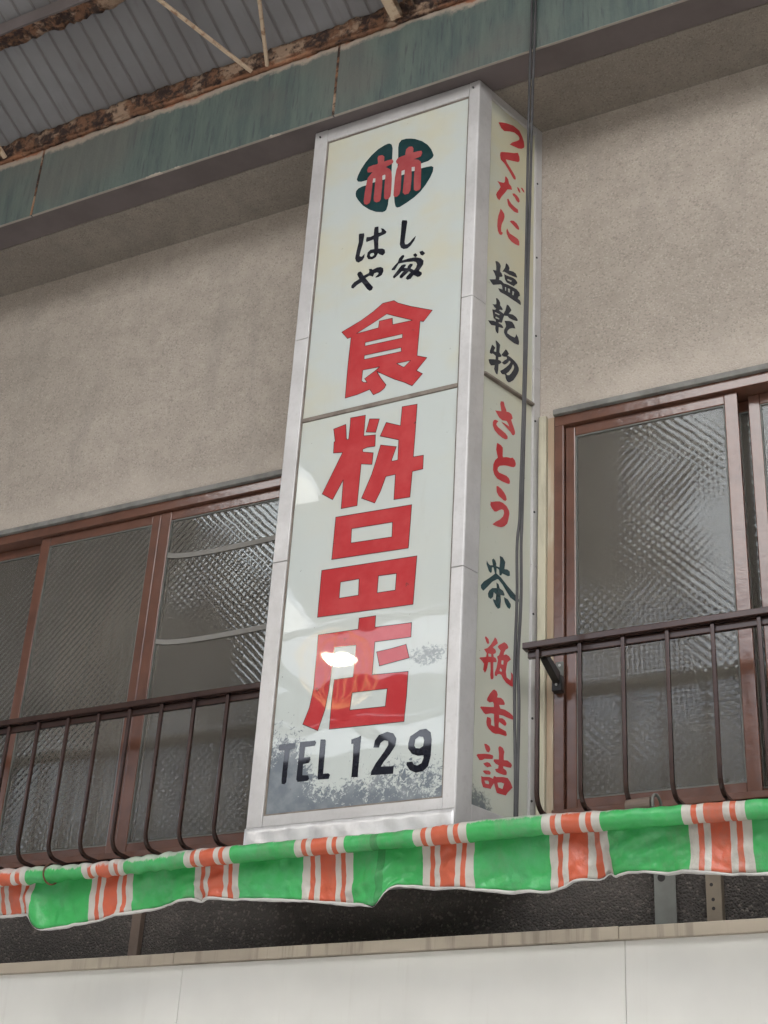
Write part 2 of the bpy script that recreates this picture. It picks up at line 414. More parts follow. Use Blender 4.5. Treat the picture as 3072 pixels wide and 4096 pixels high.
# ------------------------------------------------------------------ mesh helpers (all coordinates are world metres)
class MB:
    def __init__(s): s.v, s.f, s.mi, s.cur = [], [], [], 0
    def add(s, vs, fs):
        o = len(s.v); s.v += [tuple(p) for p in vs]
        for f in fs: s.f.append(tuple(i + o for i in f)); s.mi.append(s.cur)
        return s
    def box(s, x0, x1, y0, y1, z0, z1):
        return s.hexa([(x0, y0, z0), (x1, y0, z0), (x1, y1, z0), (x0, y1, z0), (x0, y0, z1), (x1, y0, z1), (x1, y1, z1), (x0, y1, z1)])
    def hexa(s, p):
        return s.add(p, [(0, 3, 2, 1), (4, 5, 6, 7), (0, 1, 5, 4), (1, 2, 6, 5), (2, 3, 7, 6), (3, 0, 4, 7)])
    def tube(s, pts, r, n=10, radii=None, square=False, cap=True, up=Vector((1, 0, 0))):
        pts = [Vector(p) for p in pts]
        rings = []
        for i, p in enumerate(pts):
            t = (pts[min(i + 1, len(pts) - 1)] - pts[max(i - 1, 0)]).normalized()
            a = up - t * up.dot(t)
            if a.length < 1e-4: a = Vector((0, 0, 1)) - t * t.z
            a.normalize(); b = t.cross(a)
            rr = radii[i] if radii else r
            if square:
                ring = [p + a * (cx * rr) + b * (cy * rr) for cx, cy in ((-1, -1), (1, -1), (1, 1), (-1, 1))]
            else:
                ring = [p + a * (math.cos(2 * math.pi * k / n) * rr) + b * (math.sin(2 * math.pi * k / n) * rr) for k in range(n)]
            rings.append(ring)
        m = len(rings[0]); vs = [q for rg in rings for q in rg]; fs = []
        for i in range(len(rings) - 1):
            for k in range(m):
                fs.append((i * m + k, i * m + (k + 1) % m, (i + 1) * m + (k + 1) % m, (i + 1) * m + k))
        if cap:
            fs.append(tuple(range(m - 1, -1, -1)))
            fs.append(tuple((len(rings) - 1) * m + k for k in range(m)))
        return s.add(vs, fs)
    def grid(s, rows):
        n = len(rows[0]); vs = [p for r_ in rows for p in r_]; fs = []
        for i in range(len(rows) - 1):
            for k in range(n - 1):
                fs.append((i * n + k, i * n + k + 1, (i + 1) * n + k + 1, (i + 1) * n + k))
        return s.add(vs, fs)
    def build(s, name, mat, parent=None, bevel=0.0, smooth=False, solid=0.0, origin=None):
        base = Vector(origin) if origin else (parent_base(parent) if parent else Vector((0, 0, 0)))
        me = bpy.data.meshes.new(name)
        me.from_pydata([tuple(Vector(p) - base) for p in s.v], [], s.f)
        mats = mat if isinstance(mat, list) else [mat]
        for m_ in mats: me.materials.append(m_)
        for p, i in zip(me.polygons, s.mi):
            p.material_index = i
            p.use_smooth = smooth
        bm = bmesh.new(); bm.from_mesh(me)
        bmesh.ops.recalc_face_normals(bm, faces=bm.faces); bm.to_mesh(me); bm.free()
        o = bpy.data.objects.new(name, me)
        COL.objects.link(o)
        if parent:
            o.parent = parent
            o.location = base - parent_base(parent)
        else: o.location = base
        if solid:
            md = o.modifiers.new('solid', 'SOLIDIFY'); md.thickness = solid; md.offset = 0
        if bevel:
            md = o.modifiers.new('bevel', 'BEVEL'); md.width = bevel; md.segments = 2; md.limit_method = 'ANGLE'; md.angle_limit = R(40)
            md.harden_normals = False
        return o

def parent_base(o):
    p = Vector((0, 0, 0))
    while o:
        p += o.location; o = o.parent
    return p
def tag(o, label=None, cat=None, group=None, kind=None):
    if label: o['label'] = label
    if cat: o['category'] = cat
    if group: o['group'] = group
    if kind: o['kind'] = kind
    return o
def thing(name, loc, label, cat, group=None):
    o = bpy.data.objects.new(name, None); COL.objects.link(o)
    o.location = loc; o.empty_display_size = 0.2
    return tag(o, label, cat, group)
def lump(o, strength, size, level=0):
    """uneven, corroded surface"""
    tx = bpy.data.textures.new('lumps', 'CLOUDS'); tx.noise_scale = size
    md = o.modifiers.new('lumps', 'DISPLACE'); md.texture = tx; md.strength = strength; md.texture_coords = 'GLOBAL'; md.mid_level = 0.5
def boxgrid(x0, x1, y0, y1, z0, z1, dx):
    """a long box cut along x so it can be displaced"""
    n = max(2, int((x1 - x0) / dx)); ny = max(1, int(round((y1 - y0) / dx))); nz = max(1, int(round((z1 - z0) / dx)))
    loop = [(y0 + (y1 - y0) * i / ny, z0) for i in range(ny)] + [(y1, z0 + (z1 - z0) * i / nz) for i in range(nz)] \
        + [(y1 - (y1 - y0) * i / ny, z1) for i in range(ny)] + [(y0, z1 - (z1 - z0) * i / nz) for i in range(nz)]
    m = len(loop); vs = []; fs = []
    for i in range(n + 1):
        x = x0 + (x1 - x0) * i / n
        vs += [(x, y, z) for y, z in loop]
    for i in range(n):
        for k in range(m): fs.append((i * m + k, i * m + (k + 1) % m, (i + 1) * m + (k + 1) % m, (i + 1) * m + k))
    fs.append(tuple(range(m))); fs.append(tuple(n * m + k for k in range(m)))
    return MB().add(vs, fs)

# ------------------------------------------------------------------ ground
g_ = MB().box(-60, 60, -60, 40, -0.2, 0.0).build('street', M['ground'])
tag(g_, 'pale paved shopping street below the shop front', 'street', kind='structure')

# ------------------------------------------------------------------ the shop building
B = thing('shop_building', (-2.6, 0.0, 0.0), 'two storey shop building with rough beige stucco upper wall and brown sash windows', 'building')
XL, XR = -9.0, 4.5
WL0, WL1 = -6.2, -3.19          # left window opening
WR0, WR1 = -2.012, 0.30         # right window opening
ZS, ZH = 3.235, 4.977           # sill / head
m = MB()
m.box(XL, XR, 0, 0.2, ZH, 6.54)
m.box(XL, WL0, 0, 0.2, ZS, ZH)
m.box(WL1, WR0, 0, 0.2, ZS, ZH)
m.box(WR1, XR, 0, 0.2, ZS, ZH)
m.build('wall', M['stucco'], B)
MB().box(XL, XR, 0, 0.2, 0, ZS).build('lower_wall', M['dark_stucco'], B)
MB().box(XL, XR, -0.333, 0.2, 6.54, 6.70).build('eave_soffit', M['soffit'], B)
m = MB(); m.box(XL, XR, 3.0, 3.1, ZS - .3, 6.5); m.box(XL, XR, 0.2, 3.0, ZS - .32, ZS - .22); m.box(XL, XR, 0.2, 3.0, 5.3, 5.4); m.box(XL - .1, XL, 0.2, 3, ZS - .3, 5.4); m.box(XR, XR + .1, .2, 3, ZS - .3, 5.4)
m.build('room_interior', M['room'], B)

def frame(m, x0, x1, z0, z1, y0, y1, wl, wr, wt, wb):
    """four butted members"""
    m.box(x0, x0 + wl, y0, y1, z0, z1); m.box(x1 - wr, x1, y0, y1, z0, z1)
    m.box(x0 + wl, x1 - wr, y0 + .001, y1, z1 - wt, z1); m.box(x0 + wl, x1 - wr, y0 + .001, y1, z0, z0 + wb)

def window(x0, x1, name_label, sashes):
    m = MB()
    m.box(x0, x1, -0.028, 0.10, 4.950, ZH - .001)
    drip = m.build('window', M['grey_drip'], B, 0.002)
    drip['label'] = name_label
    m = MB()
    m.box(x0, x1, -0.010, 0.12, 4.902, 4.950)                        # head
    m.box(x0, x0 + .040, -0.010, 0.12, 3.262, 4.902)
    m.box(x1 - .040, x1, -0.010, 0.12, 3.262, 4.902)
    m.box(x0, x1, -0.030, 0.12, 3.236, 3.262)                        # sill
    m.build('window_frame', M['brown'], drip, 0.0025)
    for sx0, sx1, y, wl, wr in sashes:
        m = MB(); frame(m, sx0, sx1, 3.264, 4.900, y, y + .028, wl, wr, 0.047, 0.045)
        m.build('sash', M['brown'], drip, 0.004)
        m = MB(); frame(m, sx0 + wl - .001, sx1 - wr + .001, 3.309, 4.853, y + .004, y + .020, .006, .006, .006, .006)
        m.build('glazing_bead', M['steel'], drip)
        MB().box(sx0 + wl + .001, sx1 - wr - .001, y + .010, y + .014, 3.310, 4.852).build('pane', M['glass'], drip)
    return drip
wl = window(WL0, WL1, 'brown sash window with patterned glass left of the sign',
       [(-6.14, -5.40, .012, .05, .05), (-5.43, -4.685, .058, .05, .055), (-4.728, -4.009, .012, .056, .048), (-4.007, -3.235, .010, .060, .05)])
wr = window(WR0, WR1, 'brown sash window with patterned glass right of the sign',
       [(-1.970, -1.251, .010, .042, .053), (-1.222, -0.50, .060, .046, .05), (-0.53, 0.25, .012, .05, .05), (-1.30, -0.62, .092, .03, .03)])
for z0 in (4.640, 4.206):
    m = MB(); rows = []
    for q in (0, .024):
        rows.append([(-3.945 + .70 * i / 30, .0165, z0 + q + .018 * math.exp(-i * .35) - .006 * math.sin(i * .13)) for i in range(31)])
    m.grid(rows).build('guard_bar', M['white_rail'], wl, solid=.003)
m = MB()
rows = []
for z in (3.26, 4.9):
    rows.append([(-4.66 + .6 * i / 60, .20 + .02 * math.sin(i * .9) + .008 * math.sin(i * 2.1), z) for i in range(61)])
m.grid(rows); m.build('curtain', M['curtain'], wl, smooth=True, solid=.003)

MB().box(-2.076, -2.041, -0.028, -0.001, 3.19, 4.955).build('cream_post', M['cream_post'], B, 0.004)
MB().box(-2.040, -2.0125, -0.012, -0.001, 3.19, 4.948).build('timber_strip', M['timber'], B, 0.002)
m = MB()
for a, b in ((-9.0, -5.2), (-5.198, -3.447), (-3.445, -1.687), (-1.685, 0.1), (0.102, 4.5)):
    dz = random.uniform(-.001, .002)
    m.box(a, b, -0.250, -0.20, 2.735 + dz, 2.777 + dz)
m.build('fascia_lip', M['lip'], B, 0.003)
m = MB()
for a, b in ((-9.0, -5.2), (-5.197, -3.412), (-3.4105, -1.672), (-1.6705, 0.1), (0.103, 4.5)):
    m.box(a, b, -0.232, -0.20, 1.0, 2.734)
m.build('fascia_board', M['fascia'], B, 0.002)
MB().box(-9.0, 4.5, -0.198, 0.0, 2.72, 2.755).build('fascia_shelf', M['dark_stucco'], B)
def strip(name, x0, x1, y0, z0, z1, holes, mat):
    m = MB(); m.box(x0, x1, y0, y0 + .004, z0, z1)
    o = m.build(name, mat, B, 0.001)
    for hx, hz, r in holes: MB().tube([(hx, y0 - .0005, hz), (hx, y0 + .002, hz)], r, 14).build('bolt_hole', M['dark'], o)
strip('steel_strip', -1.632, -1.556, -0.035, 2.756, 3.10, [(-1.605, 2.986, .014)], M['steel'])
strip('angle_post', -1.452, -1.403, -0.035, 2.756, 3.10, [(-1.432, 2.95, .006), (-1.428, 2.90, .006), (-1.428, 2.87, .006)], M['beige_steel'])
MB().box(-1.403, -1.399, -0.035, -0.001, 2.756, 3.10).build('angle_flange', M['beige_steel'], B)
MB().box(-3.835, -3.790, -0.030, -0.001, 2.756, 3.19).build('brown_post', M['brown_post'], B, 0.002)

# ------------------------------------------------------------------ arcade roof overhead
A = thing('arcade_roof', (-2.6, -0.5, 6.5), 'rusty corrugated arcade roof with faded green fascia board above the sign', 'roof')
MB().box(XL, XR, -0.497, -0.334, 6.545, 6.58).build('soffit_board', M['purple'], A, 0.002)
seams = [-9.0, -6.50, -4.712, -2.918, -1.13, 0.66, 4.5]
for a, b in zip(seams[:-1], seams[1:]):
    MB().box(a + .003, b - .003, -0.512, -0.498, 6.528, 6.992).build('fascia_board', M['green_board'], A, 0.002)
m = MB()
for x in seams[1:-1]: m.box(x - .006, x + .006, -0.5145, -0.5125, 6.53, 6.985)
o = m.build('joint_strip', M['rust'], A)
o = boxgrid(XL, XR, -0.540, -0.499, 6.993, 7.085, .02).build('edge_angle', M['rust'], A, smooth=True); lump(o, .034, .045)
o = boxgrid(XL, XR, -0.530, -0.513, 6.972, 6.994, .012).build('edge_flange', M['rust'], A, smooth=True); lump(o, .014, .04)
SL = math.tan(R(22))
def sz(y): return 7.10 + SL * (-.5 - y)
def corrugated(x0, x1, ya, yb, zf, ph=-3.915, p=.097, d=.006):
    m = MB(); n0 = math.floor((x0 - ph) / p); n1 = math.ceil((x1 - ph) / p)
    prof = []
    for k in range(n0, n1):
        c = ph + k * p
        prof += [(c - .010, 0), (c - .004, d), (c + .004, d), (c + .010, 0)]
    rows = []
    for y in (ya, (ya + yb) / 2, yb):
        rows.append([(x, y, zf(y) + h) for x, h in prof])
    return m.grid(rows)
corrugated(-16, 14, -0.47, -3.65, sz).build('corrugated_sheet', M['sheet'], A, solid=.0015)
o = boxgrid(XL, XR, -1.070, -0.985, 7.225, 7.245, .02).build('purlin', M['rust'], A, smooth=True); lump(o, .06, .06)
MB().box(XL, XR, -1.085, -1.074, 7.22, 7.30).build('purlin_web', M['purple'], A)
MB().box(-16, 14, -3.69, -3.64, sz(-3.65) - .14, sz(-3.65) - .01).build('ridge_beam', M['purple'], A, .003)
def brace(p0, p1, wd, mat):
    o = MB().tube([p0, p1], wd, square=True).build('brace', mat, A, 0.003)
    return o
def ext(a, b, y):
    t = (y - a[1]) / (b[1] - a[1]); return tuple(a[i] + t * (b[i] - a[i]) for i in range(3))
b1, b2, b3, b4 = ((-3.402, -0.535, 6.978), (-3.679, -0.968, 7.169)), ((-3.312, -0.535, 6.978), (-3.200, -0.814, 7.107)), ((-4.955, -0.545, 6.975), (-4.966, -0.68, 7.05)), ((-2.592, -0.54, 6.99), (-2.60, -0.62, 7.028))
for (p0, p1), wd, mt in ((b1, .0085, M['tan']), (b2, .0085, M['tan']), (b3, .010, M['tan']), (b4, .026, M['tan'])):
    brace(p0, ext(p0, p1, -1.4), wd, mt)
o = boxgrid(-2.53, -2.50, -0.80, -0.53, 7.0, 7.09, .02).build('gusset', M['rust'], A, smooth=True); lump(o, .03, .05)

# ------------------------------------------------------------------ the vertical sign box
YF = -0.432
FX0, FX1 = -3.058, -2.205         # front left / right
BX0, BX1 = -3.185, -2.078         # at the wall
ZT, ZB = 6.537, 3.02
S = thing('vertical_sign', (-2.63, -0.2, ZB), 'tall boxed shop sign with red and black hand painted Japanese lettering and TEL 129', 'sign')
m = MB()
m.hexa([(FX0 + .02, YF + .03, ZB + .004), (FX1 - .02, YF + .03, ZB + .004), (BX1 - .03, -.002, ZB + .004), (BX0 + .03, -.002, ZB + .004),
        (FX0 + .02, YF + .03, ZT - .004), (FX1 - .02, YF + .03, ZT - .004), (BX1 - .03, -.002, ZT - .004), (BX0 + .03, -.002, ZT - .004)])
m.build('box_body', M['alu'], S)
PX0, PX1, PZ0, PZ1 = -2.990, -2.256, 3.212, 6.464
m = MB()
for a, b in ((3.168, 4.262), (4.264, 5.345), (5.347, ZT)):
    m.box(FX0, PX0, YF, YF + .028, a, b)
for a, b in ((3.168, 4.100), (4.102, 5.345), (5.347, ZT)):
    m.box(PX1, FX1 - .001, YF, YF + .028, a, b)
m.box(PX0 + .0005, PX1 - .0005, YF + .002, YF + .028, PZ1, ZT - .0005)
m.box(PX0 + .0005, PX1 - .0005, YF + .002, YF + .028, 3.1685, PZ0)
m.build('front_frame', M['alu'], S, 0.0035)
m = MB(); m.box(PX0, PX0 + .006, YF + .007, YF + .020, PZ0, PZ1); m.box(PX1 - .006, PX1, YF + .007, YF + .020, PZ0, PZ1)
m.box(PX0 + .006, PX1 - .006, YF + .007, YF + .020, PZ1 - .006, PZ1); m.box(PX0 + .006, PX1 - .006, YF + .007, YF + .020, PZ0, PZ0 + .006)
m.build('glazing_bead', M['divider'], S)
# foot trim, a bent sheet with shallow dents
rows = []
for j in range(9):
    z = ZB + (3.1665 - ZB) * j / 8
    rows.append([(FX0 + (FX1 - FX0) * i / 60, YF - .003 - .003 * math.sin(i * .21 + j * .3) * math.sin(j / 8 * math.pi) - .0015 * math.sin(i * .9 + j), z) for i in range(61)])
MB().grid(rows).build('foot_trim', M['bright_alu'], S, smooth=True, solid=.003)
PF = YF + .012
up_ = MB().box(PX0 + .001, PX1 - .001, PF, PF + .006, 4.934, PZ1 - .001).build('upper_panel', M['panel'], S)
lo_ = MB().box(PX0 + .001, PX1 - .001, PF, PF + .006, PZ0 + .001, 4.913).build('lower_panel', M['panel'], S)
MB().box(PX0 + .006, PX1 - .006, YF + .006, YF + .022, 4.9135, 4.9335).build('divider_bar', M['divider'], S, 0.003)

# right flank: u runs from the front edge (0) to the wall (1)
def side_pt(u, z, off, left=False):
    a, b = (Vector((FX0, YF, 0)), Vector((BX0, 0, 0))) if left else (Vector((FX1, YF, 0)), Vector((BX1, 0, 0)))
    d = (b - a).normalized(); n = Vector((-d.y, d.x, 0)) if left else Vector((d.y, -d.x, 0))
    p = a + (b - a) * u + n * off
    return (p.x, p.y, z)
def side_box(m, u0, u1, z0, z1, o0, o1, left=False):
    m.hexa([side_pt(u0, z0, o0, left), side_pt(u1, z0, o0, left), side_pt(u1, z0, o1, left), side_pt(u0, z0, o1, left),
            side_pt(u0, z1, o0, left), side_pt(u1, z1, o0, left), side_pt(u1, z1, o1, left), side_pt(u0, z1, o1, left)])
U0, U1, SZ0, SZ1 = .194, .897, 3.206, 6.490
m = MB()
for a, b in ((ZB, 4.100), (4.102, 5.345), (5.347, ZT)): side_box(m, .004, U0, a, b, -.030, 0)
for a, b in ((ZB, 4.262), (4.264, 5.20), (5.202, ZT)): side_box(m, U1, .995, a, b, -.030, 0)
side_box(m, U0 + .0005, U1 - .0005, SZ1, ZT - .0005, -.030, -.001); side_box(m, U0 + .0005, U1 - .0005, ZB + .001, SZ0, -.030, -.001)
m.build('side_frame', M['alu'], S, 0.003)
m = MB(); side_box(m, U1 - .006, U1 + .030, ZB, ZT - .03, 0.0005, .003); m.build('side_bead', M['alu'], S, 0.001)
for z in (3.30, 3.62, 4.05, 4.50, 4.93, 5.36, 5.78, 6.20):
    p0, p1 = side_pt(U1 + .014, z, .002), side_pt(U1 + .014, z, .006)
    MB().tube([p0, p1], .005, 8, up=Vector((0, 0, 1))).build('screw', M['black_metal'], S)
for x, z in ((FX0 + .03, 3.10), (-2.62, 3.10), (FX1 - .03, 3.10), (FX0 + .03, 6.50), (FX1 - .03, 6.50)):
    MB().tube([(x, YF - .0065, z), (x, YF + .004, z)], .0045, 8).build('screw', M['black_metal'], S)
us = MB(); side_box(us, U0 + .001, U1 - .001, 5.0165, SZ1 - .001, -.016, -.010); us = us.build('side_upper_panel', M['aged_panel'], S)
ls = MB(); side_box(ls, U0 + .001, U1 - .001, SZ0 + .001, 5.0035, -.016, -.010); ls = ls.build('side_lower_panel', M['aged_panel'], S)
m = MB(); side_box(m, U0 + .004, U1 + .004, 5.004, 5.016, -.014, .006); m.build('side_divider_bar', M['divider'], S, 0.003)
m = MB(); side_box(m, 0.004, .995, ZB, ZT, -.028, 0, True); m.build('left_side_sheet', M['alu'], S, 0.003)

GLYPHS = [
('F','emblem_leaf','green',[([(-28164,61798),(-28110,62035),(-27977,62341),(-27761,62682),(-27472,62999),(-27149,63239),(-26820,63362),(-26653,63388),(-26554,63362),(-26450,63259),(-26386,63026),(-26370,62282),(-26355,61579),(-26765,61596),(-27291,61558),(-27628,61573),(-27909,61582),(-28083,61648)],[]),([(-26063,62332),(-26098,62953),(-26071,63201),(-25955,63352),(-25705,63341),(-25480,63268),(-25254,63159),(-24885,62894),(-24598,62582),(-24392,62237),(-24253,61840),(-24315,61705),(-24525,61592),(-24767,61584),(-25184,61528),(-25334,61534),(-25687,61501),(-25850,61489),(-26069,61478)],[]),([(-28160,60971),(-28143,61123),(-28025,61241),(-27832,61286),(-27635,61281),(-27275,61315),(-26747,61305),(-26366,61299),(-26356,60762),(-26411,60097),(-26430,59732),(-26496,59478),(-26575,59427),(-26683,59417),(-27020,59544),(-27366,59782),(-27723,60134),(-27972,60499),(-28134,60805)],[]),([(-26141,60129),(-26086,61295),(-25836,61239),(-25673,61245),(-25321,61294),(-25170,61256),(-24834,61294),(-24618,61280),(-24348,61247),(-24236,61145),(-24252,60902),(-24372,60603),(-24570,60271),(-24823,59958),(-25132,59726),(-25498,59543),(-25815,59419),(-25950,59425),(-26037,59524),(-26101,59776)],[])]),
('F','emblem_tree','dullred',[([(-27144,62720),(-27094,62814),(-26896,62792),(-26790,62657),(-26780,62365),(-26592,62378),(-26369,62362),(-26291,62222),(-26326,62107),(-26516,62048),(-26680,62010),(-26446,61800),(-26352,61609),(-26314,61218),(-26304,60588),(-26321,60190),(-26410,60081),(-26561,60085),(-26651,60209),(-26671,60620),(-26664,61529),(-26709,61576),(-26824,61553),(-26804,61325),(-26797,60789),(-26815,60202),(-26876,60083),(-27028,60081),(-27159,60194),(-27186,60390),(-27177,60887),(-27171,61516),(-27291,61558),(-27309,61327),(-27317,60904),(-27337,60378),(-27379,60174),(-27527,60122),(-27658,60206),(-27698,60375),(-27677,60870),(-27619,61450),(-27580,61690),(-27398,61897),(-27345,61942),(-27602,62016),(-27646,62160),(-27581,62329),(-27344,62357),(-27147,62335),(-27094,62381)],[]),([(-25700,62488),(-25670,62701),(-25537,62797),(-25370,62746),(-25302,62599),(-25301,62376),(-25077,62358),(-24884,62321),(-24845,62179),(-24896,62008),(-25139,61969),(-25247,61960),(-25024,61849),(-24880,61671),(-24842,61172),(-24820,60172),(-24868,60065),(-25042,60057),(-25155,60163),(-25181,60667),(-25177,61494),(-25334,61534),(-25308,60774),(-25331,60193),(-25417,60037),(-25607,60046),(-25710,60199),(-25702,60537),(-25685,61218),(-25681,61499),(-25836,61484),(-25836,61239),(-25831,60426),(-25871,60161),(-25987,60061),(-26124,60086),(-26178,60203),(-26179,60545),(-26164,61228),(-26108,61681),(-26012,61932),(-26129,62037),(-26170,62179),(-26089,62309),(-25871,62359),(-25706,62363)],[])]),
('F','painted_character','black',[([(-25677,58536),(-25642,58630),(-25423,58543),(-25386,58441),(-25407,58237),(-25445,57711),(-25465,57360),(-25432,57231),(-25324,57197),(-25196,57275),(-25072,57413),(-24919,57528),(-24987,57297),(-25158,57056),(-25311,56957),(-25498,56986),(-25636,57103),(-25702,57316),(-25680,57876)],[])]),
('F','painted_character','black',[([(-27822,58532),(-27783,58565),(-27546,58510),(-27528,58377),(-27572,57907),(-27655,57542),(-27691,57283),(-27578,57218),(-27436,57339),(-27448,57118),(-27535,56996),(-27720,56934),(-27850,57034),(-27911,57232),(-27867,57638),(-27791,58097)],[]),([(-27043,58555),(-27024,58686),(-26832,58663),(-26803,58296),(-26686,58289),(-26649,58352),(-26700,58520),(-26560,58445),(-26403,58228),(-26446,58136),(-26633,58091),(-26780,58062),(-26788,57779),(-26756,57410),(-26559,57354),(-26432,57249),(-26401,57061),(-26507,56952),(-26674,57057),(-26762,57158),(-26857,56965),(-27041,56903),(-27235,56978),(-27322,57139),(-27289,57368),(-27161,57477),(-26969,57447),(-27010,57849),(-27046,57997),(-27385,57968),(-27425,58071),(-27404,58246),(-27210,58200),(-27049,58239)],[[(-27168,57181),(-27119,57255),(-26983,57242),(-26948,57127),(-27051,57055),(-27135,57096)]])]),
('F','painted_character','black',[([(-27742,56289),(-27709,56397),(-27589,56419),(-27485,56300),(-27406,56129),(-27155,56200),(-27134,56282),(-27169,56410),(-27034,56393),(-26975,56322),(-26764,56376),(-26576,56353),(-26449,56250),(-26425,56067),(-26493,55883),(-26649,55828),(-26782,55830),(-26812,55877),(-26685,55970),(-26663,56051),(-26747,56106),(-26879,56087),(-26901,56006),(-26935,55923),(-27034,56002),(-27118,56042),(-27300,55965),(-27120,55692),(-26890,55362),(-26929,55228),(-27047,55199),(-27176,55330),(-27357,55616),(-27477,55798),(-27686,55714),(-27892,55570),(-27993,55658),(-27988,55774),(-27863,55913),(-27614,56015)],[])]),
('F','painted_character','black',[([(-25740,56356),(-25684,56544),(-25559,56666),(-25453,56654),(-25434,56554),(-25543,56383),(-25202,56395),(-24886,56355),(-24619,56229),(-24481,56056),(-24484,55854),(-24592,55685),(-24677,55567),(-24542,55440),(-24524,55334),(-24610,55259),(-24726,55251),(-24861,55364),(-24929,55413),(-25063,55252),(-25219,55246),(-25298,55351),(-25256,55453),(-25082,55603),(-25164,55671),(-25314,55557),(-25490,55422),(-25597,55469),(-25604,55587),(-25418,55777),(-25510,55790),(-25685,55640),(-25862,55520),(-25933,55599),(-25911,55679),(-25702,55936),(-25555,56124),(-25425,56142),(-25330,56099),(-25339,56014),(-25414,55950),(-25253,55886),(-25233,55996),(-25133,56082),(-25000,56041),(-24996,55953),(-25093,55823),(-24917,55683),(-24831,55787),(-24787,55947),(-24846,56081),(-24953,56143),(-25324,56228),(-25694,56254),(-25766,56130),(-25862,55970),(-26009,55994),(-26026,56063),(-25902,56201)],[]),([(-25012,56526),(-24897,56578),(-24791,56443),(-24859,56347),(-24941,56401)],[]),([(-24715,56594),(-24560,56610),(-24421,56430),(-24533,56328),(-24641,56411)],[])]),
('F','painted_character','red',[([(-28285,53376),(-27341,53735),(-26790,54033),(-26346,54343),(-25809,54334),(-25605,54146),(-24968,53787),(-23938,53295),(-24330,52819),(-24493,52899),(-24496,52624),(-24544,51162),(-24079,50948),(-24535,50427),(-24247,50201),(-24698,49722),(-25081,49990),(-25555,50262),(-26404,50862),(-26189,50469),(-25924,50081),(-25996,49932),(-26190,49798),(-26495,49728),(-26685,50043),(-27277,49931),(-27849,49897),(-27847,50828),(-27842,51545),(-27816,52391),(-27793,52975),(-27964,52947)],[[(-27537,53097),(-26692,53457),(-26113,53718),(-25746,53512),(-24856,53039),(-25794,53079),(-25829,53423),(-26453,53448),(-26481,53104),(-27116,53094)],[(-27075,52509),(-25290,52459),(-25288,52261),(-27072,52328)],[(-27068,51844),(-25319,51779),(-25299,51578),(-27066,51646)],[(-25484,51024),(-24836,51003),(-25129,50754),(-25212,50800)],[(-27090,51107),(-26285,51063),(-26524,50908),(-26976,50653),(-26843,50435),(-27007,50477),(-27111,50574)]])]),
('F','painted_character','red',[([(-28285,48488),(-27712,48585),(-27626,47877),(-27572,47799),(-27522,47853),(-27502,48568),(-27507,48850),(-26802,48814),(-26812,47820),(-26263,47743),(-26252,47194),(-26614,47227),(-26820,47177),(-26799,47051),(-26311,46903),(-26337,46363),(-26844,46496),(-26893,44582),(-27623,44589),(-27627,45920),(-28055,45090),(-28576,45461),(-27761,47243),(-28205,47309),(-28216,47848),(-28163,47869)],[]),([(-26596,48584),(-26132,48474),(-26264,47856),(-26719,47977)],[]),([(-25106,48816),(-24418,48773),(-24442,47308),(-24466,46305),(-24014,46283),(-24013,45647),(-24477,45638),(-24521,44483),(-25233,44522),(-25233,45661),(-25660,45659),(-25864,45019),(-26092,44537),(-26714,44885),(-26321,45894),(-26147,46550),(-25997,47200),(-25263,46955),(-25443,46363),(-25424,46312),(-25165,46318),(-25173,47252),(-26046,47628),(-25803,48228),(-25133,47915)],[])]),
('F','painted_character','red',[([(-27841,44247),(-24424,44131),(-24447,43146),(-24472,42236),(-27873,42354),(-27859,43134)],[[(-27061,43575),(-25233,43514),(-25224,42864),(-27050,42938)]]),([(-28292,41950),(-24080,41829),(-24141,39797),(-28309,39922)],[[(-27389,41284),(-26559,41279),(-26545,40579),(-27395,40590)],[(-25709,41262),(-24927,41227),(-24939,40525),(-25722,40542)]])]),
('F','painted_character','red',[([(-28204,39166),(-26451,39133),(-26437,39590),(-25716,39581),(-25721,39101),(-24163,39051),(-24162,38462),(-25684,38491),(-25710,37165),(-24203,37092),(-24218,36142),(-24267,35147),(-27394,35224),(-27378,36352),(-27338,37191),(-26527,37188),(-26489,38487),(-27430,38522),(-27481,37592),(-27539,36779),(-27646,36012),(-27881,35225),(-28563,35555),(-28337,36185),(-28217,36957),(-28213,38172)],[[(-26520,36558),(-25038,36528),(-25079,35830),(-26568,35876)]]),([(-25586,38073),(-24976,38115),(-24350,38198),(-24187,37628),(-25425,37479)],[])]),
('F','painted_character','black',[([(-29513,34870),(-28861,34856),(-28819,34750),(-28826,34630),(-29038,34614),(-29064,33977),(-29068,33344),(-29150,33282),(-29264,33317),(-29286,33445),(-29275,34079),(-29263,34619),(-29511,34635),(-29546,34752)],[])]),
('F','painted_character','black',[([(-28617,34868),(-27973,34854),(-27913,34767),(-27955,34644),(-28373,34639),(-28381,34241),(-28115,34224),(-28096,34111),(-28160,33999),(-28401,33985),(-28395,33551),(-28139,33524),(-28091,33382),(-28163,33311),(-28579,33314),(-28647,33419),(-28628,34049)],[])]),
('F','painted_character','black',[([(-27733,34866),(-27533,34843),(-27497,34779),(-27501,34204),(-27507,33517),(-27291,33514),(-27212,33447),(-27251,33296),(-27707,33315),(-27736,33404),(-27743,34231)],[])]),
('F','painted_character','black',[([(-26417,34714),(-26164,34764),(-26006,34824),(-26026,34041),(-26045,33237),(-26309,33265),(-26297,33954),(-26318,34537),(-26404,34535)],[])]),
